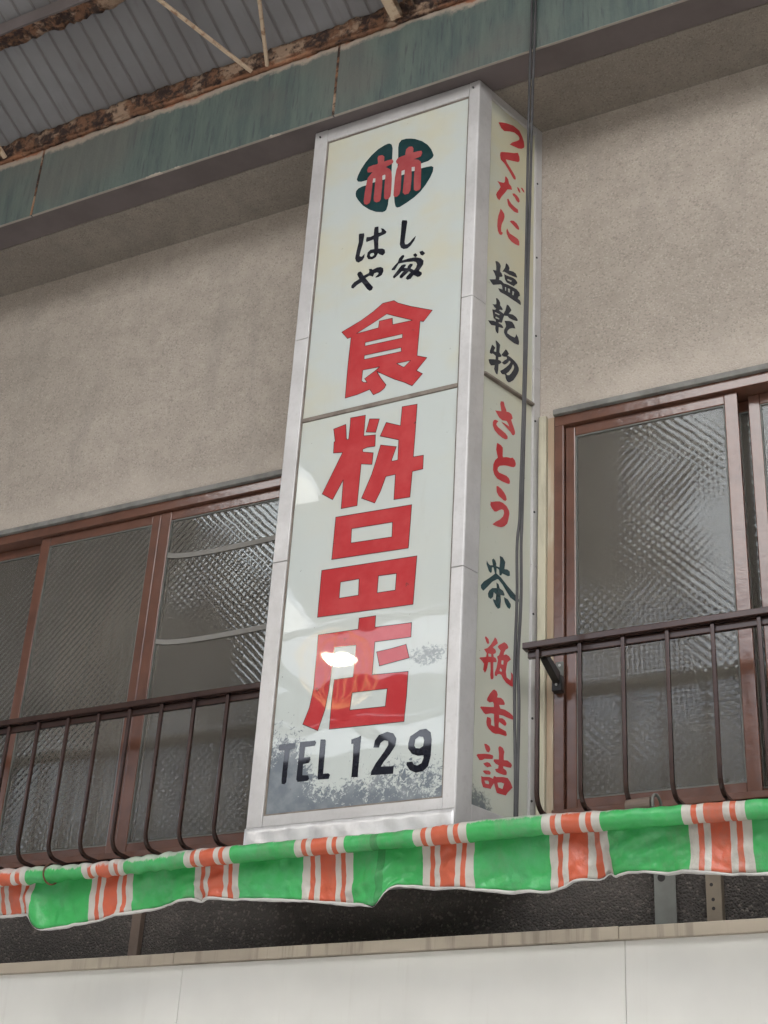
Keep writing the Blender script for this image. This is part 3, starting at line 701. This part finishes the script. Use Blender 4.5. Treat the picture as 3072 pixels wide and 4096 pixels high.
('F','painted_character','black',[([(-25472,34291),(-25427,34560),(-25271,34758),(-24939,34836),(-24682,34747),(-24544,34536),(-24570,34267),(-24761,33979),(-25014,33698),(-25108,33535),(-24587,33499),(-24599,33214),(-25516,33252),(-25497,33403),(-25328,33693),(-25018,34085),(-24865,34320),(-24875,34477),(-25045,34524),(-25187,34435),(-25239,34265)],[])]),
('F','painted_character','black',[([(-23604,34756),(-23358,34766),(-23167,34607),(-23114,34331),(-23127,33722),(-23211,33352),(-23405,33183),(-23687,33156),(-23938,33277),(-24080,33483),(-24078,33589),(-23852,33591),(-23785,33470),(-23639,33416),(-23481,33494),(-23408,33676),(-23413,33772),(-23637,33778),(-23888,33882),(-24043,34091),(-24053,34286),(-23985,34549)],[[(-23801,34180),(-23771,34408),(-23633,34507),(-23467,34469),(-23419,34328),(-23450,34120),(-23589,34048),(-23734,34076)]])]),
('S','painted_character','red',[([(3234,63920),(3789,64096),(4444,64258),(5535,64450),(6502,64445),(6948,64240),(7250,64007),(7333,63762),(7217,63636),(6885,63480),(6408,63351),(5694,63256),(5031,63168),(5446,63430),(6103,63706),(6479,63895),(6522,64016),(6276,64102),(5699,64084),(5035,63940),(4147,63687),(3672,63717)],[])]),
('S','painted_character','red',[([(3590,62116),(3627,62267),(3853,62372),(4778,62629),(5714,62871),(6325,63076),(6574,62902),(6620,62738),(6539,62625),(6351,62532),(5504,62346),(4478,62123),(4674,61990),(5153,61854),(5680,61697),(6018,61571),(6071,61464),(5957,61378),(5698,61371),(5361,61497),(4786,61691),(4309,61827),(3698,61887)],[])]),
('S','painted_character','red',[([(3286,60532),(3684,60590),(4215,60696),(4397,60800),(4448,61116),(4564,61171),(4893,61108),(5069,60898),(5399,60835),(5527,60682),(5141,60589),(4821,60495),(4461,60201),(3999,59869),(3647,59540),(3326,59575),(3146,59719),(3253,59868),(3606,60150),(3781,60340),(3587,60441)],[]),([(5581,60488),(5903,60582),(6287,60573),(6619,60509),(6735,60363),(6522,60231),(6192,60266),(5968,60381),(5694,60401)],[]),([(4800,59943),(5011,60023),(5177,59953),(5452,59873),(5942,59836),(6486,59833),(6549,59673),(6334,59602),(5902,59548),(5413,59586),(5033,59635),(4890,59771)],[]),([(6263,61059),(6536,61088),(6732,61025),(6821,60889),(6685,60850),(6435,60898)],[]),([(6835,61196),(7137,61245),(7362,61189),(7449,61093),(7368,61049),(7089,61089)],[])]),
('S','painted_character','red',[([(3860,59141),(4101,59113),(4427,59010),(4491,58853),(4346,58617),(4097,58354),(4008,58097),(4047,57916),(4230,57938),(4261,57860),(4033,57720),(3771,57705),(3553,57817),(3432,58052),(3460,58406),(3573,58690),(3766,58958)],[]),([(5267,58828),(5503,58944),(5875,59029),(6363,59010),(6639,58911),(6742,58802),(6594,58718),(6270,58710),(5835,58764)],[]),([(4921,58343),(5060,58256),(5331,58176),(5972,58199),(6564,58208),(6757,58125),(6794,57922),(6635,57860),(6154,57805),(5566,57798),(5135,57871),(4860,58026),(4798,58183)],[])]),
('S','painted_character','navy',[([(3300,56127),(3596,56192),(3919,56177),(4106,56082),(4038,55905),(4027,55758),(4230,55725),(4398,55625),(4243,55527),(3966,55468),(3898,55293),(4216,55333),(4580,55285),(5099,55363),(5745,55416),(6477,55462),(6890,55395),(7012,55239),(6778,55151),(6683,55011),(7031,55000),(7158,54903),(7103,54774),(6673,54780),(5942,54765),(5256,54760),(4735,54740),(4137,54700),(3935,54747),(3810,54828),(4125,54881),(4423,54916),(4351,55097),(4150,55116),(3602,54959),(3058,54803),(2778,54858),(2514,54952),(2921,55058),(3387,55188),(3418,55310),(3250,55437),(2942,55571),(3453,55663),(3435,55917)],[[(4770,55141),(4950,55167),(4941,54978),(4802,54957)],[(5191,55172),(5512,55226),(5503,55031),(5262,54997)],[(5877,55220),(6121,55226),(6050,55028),(5868,55010)]]),([(4914,56436),(5159,56421),(5390,56307),(5297,56152),(5944,56265),(6314,56261),(6546,56132),(6487,56080),(6080,56024),(5309,55937),(4662,55911),(4344,55834),(4497,55969),(4728,56160),(4834,56407)],[]),([(4609,55796),(4952,55800),(5880,55928),(6289,55934),(6581,55850),(6564,55774),(6263,55637),(6066,55507),(5660,55480),(5014,55441),(4767,55521),(4657,55665)],[[(5123,55657),(5748,55727),(5652,55630),(5107,55581)]])]),
('S','painted_character','navy',[([(3515,54226),(3689,54277),(3969,54243),(4135,54145),(4143,54020),(4384,53969),(4528,53907),(4432,53841),(4157,53799),(3965,53723),(4163,53717),(4559,53719),(4640,53697),(4903,53959),(5102,54306),(5402,54325),(5771,54192),(5754,54146),(5426,53908),(5983,54006),(6468,54000),(6714,53934),(6718,53858),(6559,53804),(5998,53728),(5518,53692),(5196,53738),(4999,53682),(4763,53644),(4578,53430),(4472,53223),(4357,53173),(4006,53121),(3970,53070),(4442,53077),(4663,53020),(4608,52958),(4373,52921),(4003,52871),(3997,52677),(3966,52546),(3852,52504),(3653,52551),(3528,52658),(3536,52825),(2979,52715),(2704,52756),(2484,52839),(3269,53007),(3580,53029),(3554,53119),(3259,53143),(3169,53300),(3035,53530),(3459,53623),(3571,53707),(3335,53717),(3034,53809),(3363,53864),(3594,53944),(3583,54102)],[[(3449,53495),(4095,53546),(4040,53484),(3434,53429)],[(3561,53301),(4071,53324),(4036,53260),(3509,53205)]]),([(4799,53387),(5447,53541),(5924,53611),(6210,53528),(6418,53383),(5941,53293),(5549,53155),(5279,52992),(5248,52859),(5725,52851),(6322,52899),(6477,53007),(6532,53131),(6839,53025),(6988,52852),(6955,52692),(6817,52645),(6258,52593),(5461,52607),(5062,52648),(4778,52772),(4788,52926),(5031,53153),(4985,53266)],[])]),
('S','painted_character','navy',[([(3607,52100),(3723,52121),(3998,52092),(4275,52036),(4211,51817),(4184,51647),(4383,51586),(4485,51516),(4353,51444),(4066,51376),(4056,51238),(4365,51258),(4524,51214),(4374,51125),(4110,51022),(4088,50776),(4010,50498),(3838,50478),(3681,50521),(3499,50652),(3580,50858),(3053,50721),(2818,50786),(2685,50928),(2916,51002),(3408,51112),(3674,51162),(3681,51338),(3389,51363),(3198,51344),(3105,51295),(2837,51285),(2848,51395),(3092,51724),(3203,51791),(3614,51728),(3451,51580),(3418,51505),(3724,51551),(3742,51840)],[]),([(5081,52011),(5299,51982),(5562,51881),(5352,51762),(5786,51770),(6303,51729),(6745,51655),(6990,51522),(7016,51392),(6847,51189),(6542,50943),(6237,50724),(5777,50524),(5545,50465),(5310,50484),(5148,50581),(5102,50704),(4983,50736),(4676,50665),(4481,50680),(4360,50759),(4738,50914),(5192,51142),(5573,51352),(5780,51510),(5737,51575),(5601,51549),(5412,51410),(5145,51272),(4877,51189),(4563,51210),(4940,51420),(5247,51547),(5283,51596),(5201,51658),(4852,51576),(4540,51569),(4517,51618),(4761,51785),(4986,51948)],[[(6156,51510),(6320,51406),(6248,51267),(5946,51020),(5641,50842),(5370,50786),(5212,50810),(5592,51006),(5933,51247)]])]),
('S','painted_character','red',[([(4533,49310),(4912,49388),(4992,49347),(5078,49209),(5317,49079),(5360,48997),(5705,49047),(6055,49032),(6258,48867),(6050,48756),(6194,48618),(6434,48462),(6617,48306),(6604,48187),(6416,48082),(6223,48067),(5988,48146),(5522,48226),(4904,48312),(4634,48357),(5129,48387),(5782,48373),(5622,48481),(5387,48553),(4818,48455),(4358,48491),(4045,48616),(3792,48709),(4639,48857),(4465,49177)],[]),([(3516,48088),(3621,48201),(3805,48273),(4068,48298),(4277,48292),(4039,48163),(4007,48079),(4239,48014),(4849,47978),(5348,47931),(5601,47857),(5570,47735),(5288,47655),(4871,47637),(4262,47673),(3765,47771),(3527,47937)],[])]),
('S','painted_character','red',[([(4142,47242),(4290,47267),(4706,47259),(4956,47198),(4965,47048),(4961,46819),(5003,46758),(5488,46872),(6055,46945),(6356,47026),(6667,46957),(6808,46821),(6719,46688),(6494,46598),(6153,46547),(5624,46490),(5175,46416),(4583,46276),(4367,46157),(4301,46032),(4492,45959),(4977,45982),(5540,46009),(5882,45965),(6039,45860),(5972,45721),(5672,45680),(4925,45636),(4291,45633),(3876,45735),(3696,45909),(3715,46161),(3939,46406),(4299,46600),(4052,46920)],[])]),
('S','painted_character','red',[([(4205,45277),(4424,45321),(4873,45287),(5251,45201),(5520,45094),(5641,44946),(5460,44843),(5237,44830),(4900,44862),(4527,44899),(4260,45018)],[]),([(3493,44454),(3604,44439),(4180,44581),(4690,44681),(5134,44700),(5659,44643),(5965,44519),(6047,44400),(5914,44107),(5778,43900),(5418,43711),(4984,43582),(4512,43517),(4111,43496),(3784,43488),(4243,43694),(4744,43873),(5172,44099),(5309,44271),(5228,44389),(4969,44376),(4643,44277),(4285,44141),(4031,44099),(3697,44167),(3452,44277)],[])]),
('S','painted_character','green',[([(3179,41811),(3385,41719),(3625,41685),(3979,41747),(3843,41956),(4036,42048),(4279,42008),(4428,41892),(4435,41789),(4855,41812),(4913,42147),(4842,42310),(5266,42314),(5620,42169),(5498,41848),(5900,41905),(6228,41872),(6258,41695),(5998,41630),(5633,41625),(5230,41613),(5116,41509),(4878,41467),(4802,41699),(4480,41720),(4476,41487),(5082,41413),(5941,41214),(6926,41021),(7504,40887),(7509,40791),(7063,40723),(6330,40779),(5795,40957),(5301,41142),(4731,41275),(4573,41254),(3952,41037),(3346,40717),(2838,40466),(2541,40529),(2492,40646),(2864,40862),(3626,41159),(4280,41440),(4064,41672),(3887,41641),(3863,41431),(3729,41369),(3489,41404),(3153,41652)],[]),([(4483,41104),(4784,41079),(4954,40929),(5396,40902),(5604,40784),(5548,40718),(5072,40662),(5126,40449),(5067,40136),(4776,40037),(4496,40091),(4128,40269),(4142,40347),(4438,40346),(4499,40597),(4179,40638),(4116,40431),(3811,40291),(3495,40314),(3426,40453),(3590,40607),(3971,40780),(4559,40874)],[]),([(5492,40657),(6015,40650),(6426,40514),(6451,40417),(6278,40274),(5955,40309),(5666,40438)],[])]),
('S','painted_character','red',[([(3195,38602),(3304,38681),(3657,38614),(3764,38472),(3597,38391),(3399,38452)],[]),([(4457,38821),(4695,38778),(4861,38632),(4218,38366),(4570,38329),(4653,38257),(4581,38185),(4315,38107),(4361,38005),(4633,37998),(4776,37898),(4722,37842),(4338,37789),(4358,37521),(4413,37193),(4349,37123),(4199,37071),(4044,37090),(3976,37224),(4015,37469),(3957,37725),(3691,37685),(3594,37466),(3454,37301),(3309,37208),(3073,37304),(3167,37545),(2894,37624),(2566,37681),(2694,37731),(3409,37859),(3473,38014),(3119,38128),(3533,38229),(3942,38427),(4311,38681)],[[(3664,38031),(4027,38069),(4055,37958),(3711,37917)]]),([(5676,38809),(6034,38779),(6217,38696),(6181,38629),(5890,38534),(5664,38364),(5630,38273),(5941,38352),(6337,38333),(6581,38235),(6155,38060),(6047,37897),(5964,37641),(6074,37439),(6549,37388),(6659,37526),(6633,37644),(6589,37734),(6969,37645),(7032,37193),(6600,37166),(6010,37212),(5573,37329),(5372,37431),(5099,37433),(4871,37369),(4799,37292),(4568,37288),(4522,37389),(4738,37602),(4907,37967),(4782,38082),(5048,38184),(5211,38392),(4833,38480),(4983,38577)],[[(5372,38020),(5625,38046),(5597,37877),(5343,37863)],[(5237,37695),(5456,37637),(5383,37554),(5149,37567)]])]),
('S','painted_character','red',[([(4343,36676),(4531,36733),(4841,36700),(4983,36590),(4895,36471),(5392,36524),(5705,36480),(5905,36377),(5851,36305),(5182,36216),(5343,36097),(5920,36131),(6543,36099),(6976,36029),(7058,35958),(6945,35883),(6401,35867),(5705,35865),(5208,35831),(5235,35705),(5597,35755),(5945,35721),(6163,35634),(6110,35550),(5959,35500),(5573,35529),(5226,35564),(5175,35475),(5183,35348),(5586,35333),(6125,35312),(6228,35198),(6136,35127),(5753,35111),(5220,35091),(4768,35036),(4389,35043),(3969,35113),(3698,35215),(3631,35345),(3709,35547),(4123,35563),(4242,35487),(4219,35298),(4654,35305),(4582,35510),(4562,35776),(4185,35747),(3515,35618),(3288,35645),(3017,35735),(2826,35789),(2934,35839),(4166,35990),(4524,36040),(4497,36154),(4377,36225),(3965,36137),(3640,36173),(3689,36274),(3976,36481)],[])]),
('S','painted_character','red',[([(3433,34483),(3718,34514),(4091,34475),(4222,34379),(4068,34234),(3782,34222),(3611,34312)],[]),([(2546,33937),(2702,34000),(3504,34117),(4114,34177),(4525,34187),(4590,34139),(4495,34039),(3925,33972),(3520,33926),(3243,33841),(2922,33800),(2755,33865)],[]),([(3374,33734),(3853,33845),(4180,33849),(4434,33751),(4110,33704),(3909,33654),(3622,33679)],[]),([(3337,33452),(3556,33498),(4121,33563),(4329,33509),(4254,33425),(3769,33377),(3564,33400)],[]),([(5183,34556),(5364,34649),(5742,34629),(5960,34506),(5884,34369),(5896,34182),(6355,34228),(6779,34181),(6951,34115),(6789,34000),(6412,33971),(5869,33946),(5832,33872),(6211,33832),(6320,33758),(6263,33664),(5931,33622),(5351,33612),(4978,33627),(4828,33708),(5215,33782),(5269,33901),(4916,33918),(4622,33981),(4699,34059),(5274,34127),(5280,34354)],[]),([(3173,33241),(3415,33241),(4180,33330),(4610,33315),(4705,33420),(4826,33447),(4992,33431),(5853,33538),(6435,33573),(6820,33446),(7059,33288),(6467,33030),(6226,32890),(5648,32869),(5115,32854),(4985,32949),(4744,33165),(4490,33011),(4375,32912),(3849,32884),(3447,32860),(3231,33028)],[[(3586,33127),(4029,33176),(4155,33118),(4100,33049),(3716,33033)],[(5170,33242),(5620,33304),(5993,33307),(5800,33079),(5304,33086)]])])]

def glyph(panel, name, col, polys):
    # points are 0.1 mm: (x, z) on the front panel, (u, z) on the right flank
    mb = MB()
    to3 = (lambda p, o=0.0: Vector((p[0] / 1e4, PF - .0008 - o, p[1] / 1e4))) if panel == 'F' else \
          (lambda p, o=0.0: Vector(side_pt(p[0] / 1e4, p[1] / 1e4, -.0092 + o)))
    zs = []
    for outer, holes in polys:
        loops = [outer] + holes
        flat = [p for L in loops for p in L]
        zs += [p[1] / 1e4 for p in outer]
        kx = 1.0 if panel == 'F' else .43
        tris = tessellate_polygon([[Vector((p[0] * kx, p[1], 0)) for p in L] for L in loops])
        mb.cur = 0
        off = .0006 if name == 'emblem_tree' else 0.0
        mb.add([to3(p, off) for p in flat], [t for t in tris])
        if col in ('red',) and panel == 'F':
            mb.cur = 1
            for L in loops:
                n = len(L)
                for i in range(n):
                    a, b = to3(L[i], .0004), to3(L[(i + 1) % n], .0004)
                    d = (b - a)
                    if d.length < 1e-5: continue
                    d.normalize(); q = Vector((-d.z, 0, d.x)) * .0013; e = d * .0008
                    mb.add([a - q - e, b - q + e, b + q + e, a + q - e], [(0, 1, 2, 3)])
    zm = sum(zs) / len(zs)
    par = (up_ if zm > 4.92 else lo_) if panel == 'F' else (us if zm > 5.01 else ls)
    return mb.build(name, [M[col], M['outline']], par)
for gpanel, gname, gcol, gpolys in GLYPHS: glyph(gpanel, gname, gcol, gpolys)

# ------------------------------------------------------------------ cables hanging past the flank
def smooth_path(pts, k=8):
    out = []
    P = [Vector(p) for p in pts]; P = [P[0] * 2 - P[1]] + P + [P[-1] * 2 - P[-2]]
    for i in range(1, len(P) - 2):
        for j in range(k):
            t = j / k
            out.append(.5 * ((2 * P[i]) + (-P[i - 1] + P[i + 1]) * t + (2 * P[i - 1] - 5 * P[i] + 4 * P[i + 1] - P[i + 2]) * t * t + (-P[i - 1] + 3 * P[i] - 3 * P[i + 1] + P[i + 2]) * t ** 3))
    out.append(P[-2]); return out
c1 = [(-1.913, -.53, 7.3), (-1.914, -.53, 6.81), (-1.922, -.53, 6.145), (-1.926, -.53, 5.304), (-1.928, -.53, 4.715), (-1.934, -.53, 4.352), (-1.9365, -.53, 4.20), (-1.945, -.53, 4.086), (-1.942, -.53, 3.872), (-1.947, -.53, 3.636), (-1.945, -.53, 3.465), (-1.938, -.53, 3.20), (-1.937, -.53, 2.95)]
c2 = [(-1.896, -.528, 7.3), (-1.897, -.528, 6.80), (-1.908, -.527, 6.139), (-1.917, -.526, 5.304), (-1.9235, -.525, 4.715), (-1.928, -.525, 4.352), (-1.929, -.525, 4.20), (-1.9305, -.527, 4.086), (-1.928, -.527, 3.872), (-1.936, -.527, 3.634), (-1.930, -.527, 3.463), (-1.932, -.527, 3.20), (-1.934, -.527, 2.95)]
for pts, r, lb in ((c1, .0058, 'thin black cable hanging down the flank, the one nearer the lettering'), (c2, .0062, 'thin black cable hanging down the flank, the one nearer the right window')):
    o = MB().tube(smooth_path(pts), r, 8).build('hanging_cable', M['cable'], None, smooth=True, origin=pts[-1])
    tag(o, lb, 'cable', 'cables hanging past the sign')

# ------------------------------------------------------------------ window railings
def baluster_mesh(x):
    y0, r = -.200, .0075
    pts = [(x, y0, 3.822), (x, y0, 3.30)]
    for k in range(0, 7):
        a = k / 6 * math.pi / 2
        pts.append((x, y0 + .06 * (1 - math.cos(a)), 3.275 - .06 * math.sin(a)))
    pts.append((x, -.012, 3.215))
    return MB().tube(pts, r, square=True)
def railing(x0, x1, bars, label):
    T = thing('window_railing', (0.5 * (x0 + x1), -.1, 3.2), label, 'railing', 'window railings')
    MB().box(x0, x1, -.218, -.178, 3.826, 3.852).build('top_rail', M['rail'], T, .003)
    MB().box(x0 + .012, x1 - .012, -.192, -.174, 3.797, 3.8225).build('second_rail', M['rail'], T, .002)
    MB().box(x0 + .02, x1 - .02, -.030, -.012, 3.205, 3.228).build('bottom_rail', M['rail'], T, .002)
    first = baluster_mesh(bars[0]).build('baluster', M['rail'], T, .0025, origin=(bars[0], -.2, 3.2))
    for x in bars[1:]:
        c = first.copy(); COL.objects.link(c); c.parent = T
        c.location = (x - T.location.x, first.location.y, first.location.z)
    return T
railing(-6.1, -3.165, [-3.364 - .1645 * i for i in range(16)], 'dark brown balcony railing across the window left of the sign')
RT = railing(-2.055, 0.25, [-1.998 + .1652 * i for i in range(13)], 'dark brown balcony railing across the window right of the sign')
m = MB()
m.hexa([(-2.000, -.172, 3.792), (-1.972, -.172, 3.792), (-1.972, -.040, 3.742), (-2.000, -.040, 3.742), (-2.000, -.172, 3.822), (-1.972, -.172, 3.822), (-1.972, -.040, 3.792), (-2.000, -.040, 3.792)])
m.box(-2.006, -1.966, -.046, -.011, 3.716, 3.780)
br = m.build('bracket', M['black_metal'], RT, .003)
MB().box(-2.002, -1.970, -.0145, -.0108, 3.781, 3.845).build('bracket_plate', M['steel'], br, .001)
for z in (3.83, 3.74): MB().tube([(-1.986, -.018 if z > 3.8 else -.050, z), (-1.986, -.012, z)], .005, 10).build('screw', M['alu'], br)

# ------------------------------------------------------------------ awning, rolled up, with its valance
W = thing('rolled_awning', (-2.6, -.6, 3.0), 'rolled up green awning with orange and white stripes hanging in front of the sign foot', 'awning')
top_t = [(-4.6, 3.047), (-4.057, 3.046), (-3.611, 3.037), (-3.197, 3.051), (-2.95, 3.053), (-2.74, 3.053), (-2.386, 3.047), (-2.044, 3.060), (-1.815, 3.059), (-1.618, 3.053), (-1.355, 3.047), (-1.084, 3.041), (-.5, 3.036)]
bot_t = [(-4.6, 2.978), (-4.042, 2.979), (-3.807, 2.979), (-3.644, 2.984), (-3.432, 2.983), (-3.188, 2.989), (-2.991, 2.990), (-2.734, 2.993), (-2.533, 2.991), (-2.261, 2.992), (-2.075, 2.991), (-1.807, 2.992), (-1.619, 2.989), (-1.35, 2.987), (-1.087, 2.981), (-.5, 2.975)]
def lerp(t, x):
    if x <= t[0][0]: return t[0][1]
    for (a, va), (b, vb) in zip(t, t[1:]):
        if x <= b: return va + (vb - va) * (x - a) / (b - a)
    return t[-1][1]
def sm(t, x, w=.04): return sum(lerp(t, x + w * k) for k in (-1, -.5, 0, .5, 1)) / 5
AX0, AX1 = -5.6, 0.4
rows = []
NX = 900
def hash1(i): return math.sin(i * 12.9898) * 43758.5453 % 1.0
for i in range(NX + 1):
    x = AX0 + (AX1 - AX0) * i / NX
    zt, zb = sm(top_t, x, .06), sm(bot_t, x, .06)
    r, zc = (zt - zb) / 2, (zt + zb) / 2
    tw = 1.0 if x < -3.25 else .35
    ring = []
    for k in range(25):
        a = 2 * math.pi * k / 24
        rr = r + tw * (.0030 * math.sin(x * 85 + a * 1.5) + .0013 * math.sin(x * 47 - a * 2.0 + 1)) + .0008 * math.sin(a * 3 + x * 9)
        ring.append((x, -.600 + rr * math.cos(a), zc + rr * math.sin(a)))
    rows.append(ring)
MB().grid(rows).build('canvas_roll', M['awning'], W, smooth=True)
vb = [(-5.6, 2.87), (-5.0, 2.84), (-4.5, 2.90), (-4.068, 2.889), (-3.937, 2.885), (-3.906, 2.871), (-3.869, 2.828), (-3.85, 2.817), (-3.785, 2.820), (-3.617, 2.841), (-3.371, 2.872), (-3.182, 2.898), (-3.155, 2.887), (-3.132, 2.894), (-2.916, 2.876), (-2.634, 2.850), (-2.488, 2.833), (-2.425, 2.811), (-2.401, 2.820), (-2.377, 2.862), (-2.352, 2.882), (-2.291, 2.882), (-2.231, 2.870), (-2.021, 2.848), (-1.82, 2.829), (-1.773, 2.832), (-1.718, 2.850), (-1.649, 2.860), (-1.618, 2.898), (-1.609, 2.868), (-1.557, 2.878), (-1.365, 2.857), (-1.223, 2.838), (-1.111, 2.842), (-.9, 2.87), (-.4, 2.84), (.4, 2.87)]
folds = [(-3.88, .035, .05), (-3.155, -.030, .035), (-2.40, .040, .045), (-1.63, -.045, .035), (-1.70, .020, .06), (-2.9, .012, .2), (-3.5, .010, .15), (-2.1, .012, .12), (-1.3, .015, .12), (-4.4, .03, .08), (-.8, .03, .06), (-2.62, -.010, .06), (-3.35, -.008, .05), (-1.95, -.010, .05), (-1.42, -.010, .05)]
def vy(x, t):
    y = -.560 + .014 * t
    for c, a, w_ in folds: y -= a * math.exp(-((x - c + .04 * (1 - t)) / w_) ** 2) * t ** 1.2
    y += (.024 * mnoise.noise((x * 5.5, t * 1.5, 3.0)) + .014 * mnoise.noise((x * 14 + t * 2.5, t * 2.5, 9.0)) + 0.006 * mnoise.noise((x * 34 - t * 3, t * 5, 1.0)) + .013 * abs(mnoise.noise((x * 8 + t * 3.0, t * 1.2, 5.0))) + .007 * abs(mnoise.noise((x * 19 - t * 4.5, t * 2.0, 7.0)))) * (.25 + .75 * t)
    return y
rows = []; hem = []
XS = [AX0 + (AX1 - AX0) * i / 1100 for i in range(1101)]
for j in range(17):
    t = j / 16
    row = []
    for x in XS:
        zt = 3.02; zb = sm(vb, x, .010)
        row.append((x, vy(x, t), zt + (zb - zt) * t))
    rows.append(row)
MB().grid(rows).build('valance', M['awning'], W, smooth=True, solid=.0015)
hp = [(x, vy(x, 1.0), sm(vb, x, .010) - .005) for x in XS[::2]]
rad = [.0053 + .0012 * math.sin(i * .23) - .004 * max(math.exp(-((p[0] + 3.155) / .012) ** 2), math.exp(-((p[0] + 3.87) / .05) ** 2), math.exp(-((p[0] + 2.42) / .05) ** 2), math.exp(-((p[0] + 1.64) / .05) ** 2)) for i, p in enumerate(hp)]
MB().tube(hp, .009, 8, radii=rad, up=Vector((0, 1, 0))).build('hem_tube', M['hem'], W, smooth=True)
pts = []
for k in range(33):
    a = 2 * math.pi * k / 32
    pts.append((-3.800 + .006 * math.cos(a), -.600 + .0385 * math.cos(a), 3.0105 + .0385 * math.sin(a)))
MB().tube(pts, .0035, 6, cap=False).build('tie_cord', M['rust'], W, smooth=True)
rb = MB().tube([(-1.535, -.575, 3.062), (-1.452, -.575, 3.066)], .026, 20, up=Vector((0, 0, 1))).build('roller_bracket', M['brown_post'], W, .003, smooth=False)
pts = [(-1.438 + .004 * math.cos(2 * math.pi * k / 24), -.575 + .030 * math.cos(2 * math.pi * k / 24), 3.066 + .030 * math.sin(2 * math.pi * k / 24)) for k in range(25)]
MB().tube(pts, .005, 8, cap=False).build('end_ring', M['steel'], rb, smooth=True)

# ------------------------------------------------------------------ across the street (seen only as reflections), and an added light blocker
OB = thing('opposite_building', (-4, -10.4, 0), 'plain beige building across the shopping street', 'building')
MB().box(-30, 22, -10.8, -10.4, 0, 7.3).build('wall', M['opp_wall'], OB)
BLK = thing('light_blocker', (3.5, -2, 0), 'unseen dark block added right of the facade to shade the sign flank', 'building')  # added out of view to keep light off the sign's right flank
MB().box(3.2, 6.6, -2.8, -0.01, 0, 7.05).build('wall', M['room'], BLK)
OR = thing('opposite_arcade_roof', (-4, -8, 7), 'corrugated arcade roof with open skylight gaps across the street', 'roof')
SO = math.tan(R(14))
def oz(y): return 7.05 + SO * (y + 10.4)
for ya, yb in ((-8.65, -9.25), (-9.9, -10.6)):
    corrugated(-30, 22, ya, yb, oz).build('corrugated_sheet', M['sheet'], OR, solid=.0015)
for xa, xb, mt, nm in ((-30, -8.1, 'sheet', 'corrugated_sheet'), (-8.0, -7.4, 'milky', 'translucent_sheet'), (-7.3, -3.65, 'sheet', 'corrugated_sheet'), (-3.55, 22, 'milky', 'translucent_sheet')):
    corrugated(xa, xb, -6.0, -7.7, oz).build(nm, M[mt], OR)
for xa, xb, mt, nm in ((-30, -7.2, 'sheet', 'corrugated_sheet'), (-7.1, -6.3, 'milky', 'translucent_sheet'), (-6.2, -3.1, 'sheet', 'corrugated_sheet'), (-3.0, 22, 'milky', 'translucent_sheet')):
    corrugated(xa, xb, -3.68, -6.05, lambda y: 8.34 + (y + 3.65) * .12).build(nm, M[mt], OR)
corrugated(-30, -8.3, -7.72, -8.62, oz).build('corrugated_sheet', M['sheet'], OR, solid=.0015)
m = MB()
for y in (-6.0, -7.7, -8.65, -9.25, -9.9): m.box(-30, 22, y - .03, y + .03, oz(y) - .12, oz(y) - .03)
for i in range(14): m.box(-29 + i * 3.6, -28.9 + i * 3.6, -10.35, -6.2, 6.95, 7.03)
m.build('beam', M['purple'], OR)
L = thing('pendant_lamp', (-5.45, -5.0, 6.28), 'round woven pendant lamp glowing over the street', 'lamp')
L0 = Vector((-5.45, -5.0, 5.94))
m = MB()
for k in range(20):
    a = 2 * math.pi * k / 20 * 1.0
    m.tube([L0 + Vector((math.cos(a) * .29 * math.sin(b), math.sin(a) * .29 * math.sin(b), .29 * math.cos(b))) for b in [.3 + (math.pi - .3) * j / 20 for j in range(21)]], .0034, 5, cap=False)
m.build('lamp_shade', M['amber'], L, smooth=True)
m = MB(); rows = []
for j in range(9):
    b = math.pi * j / 8
    rows.append([L0 + Vector((.15 * math.sin(b) * math.cos(2 * math.pi * k / 16), .15 * math.sin(b) * math.sin(2 * math.pi * k / 16), .07 + .05 * math.cos(b))) for k in range(17)])
m.grid(rows); m.build('bulb', M['glow'], L, smooth=True)
MB().tube([L0 + Vector((0, 0, .28)), L0 + Vector((0, 0, 2.1))], .006, 6).build('cord', M['cable'], L)
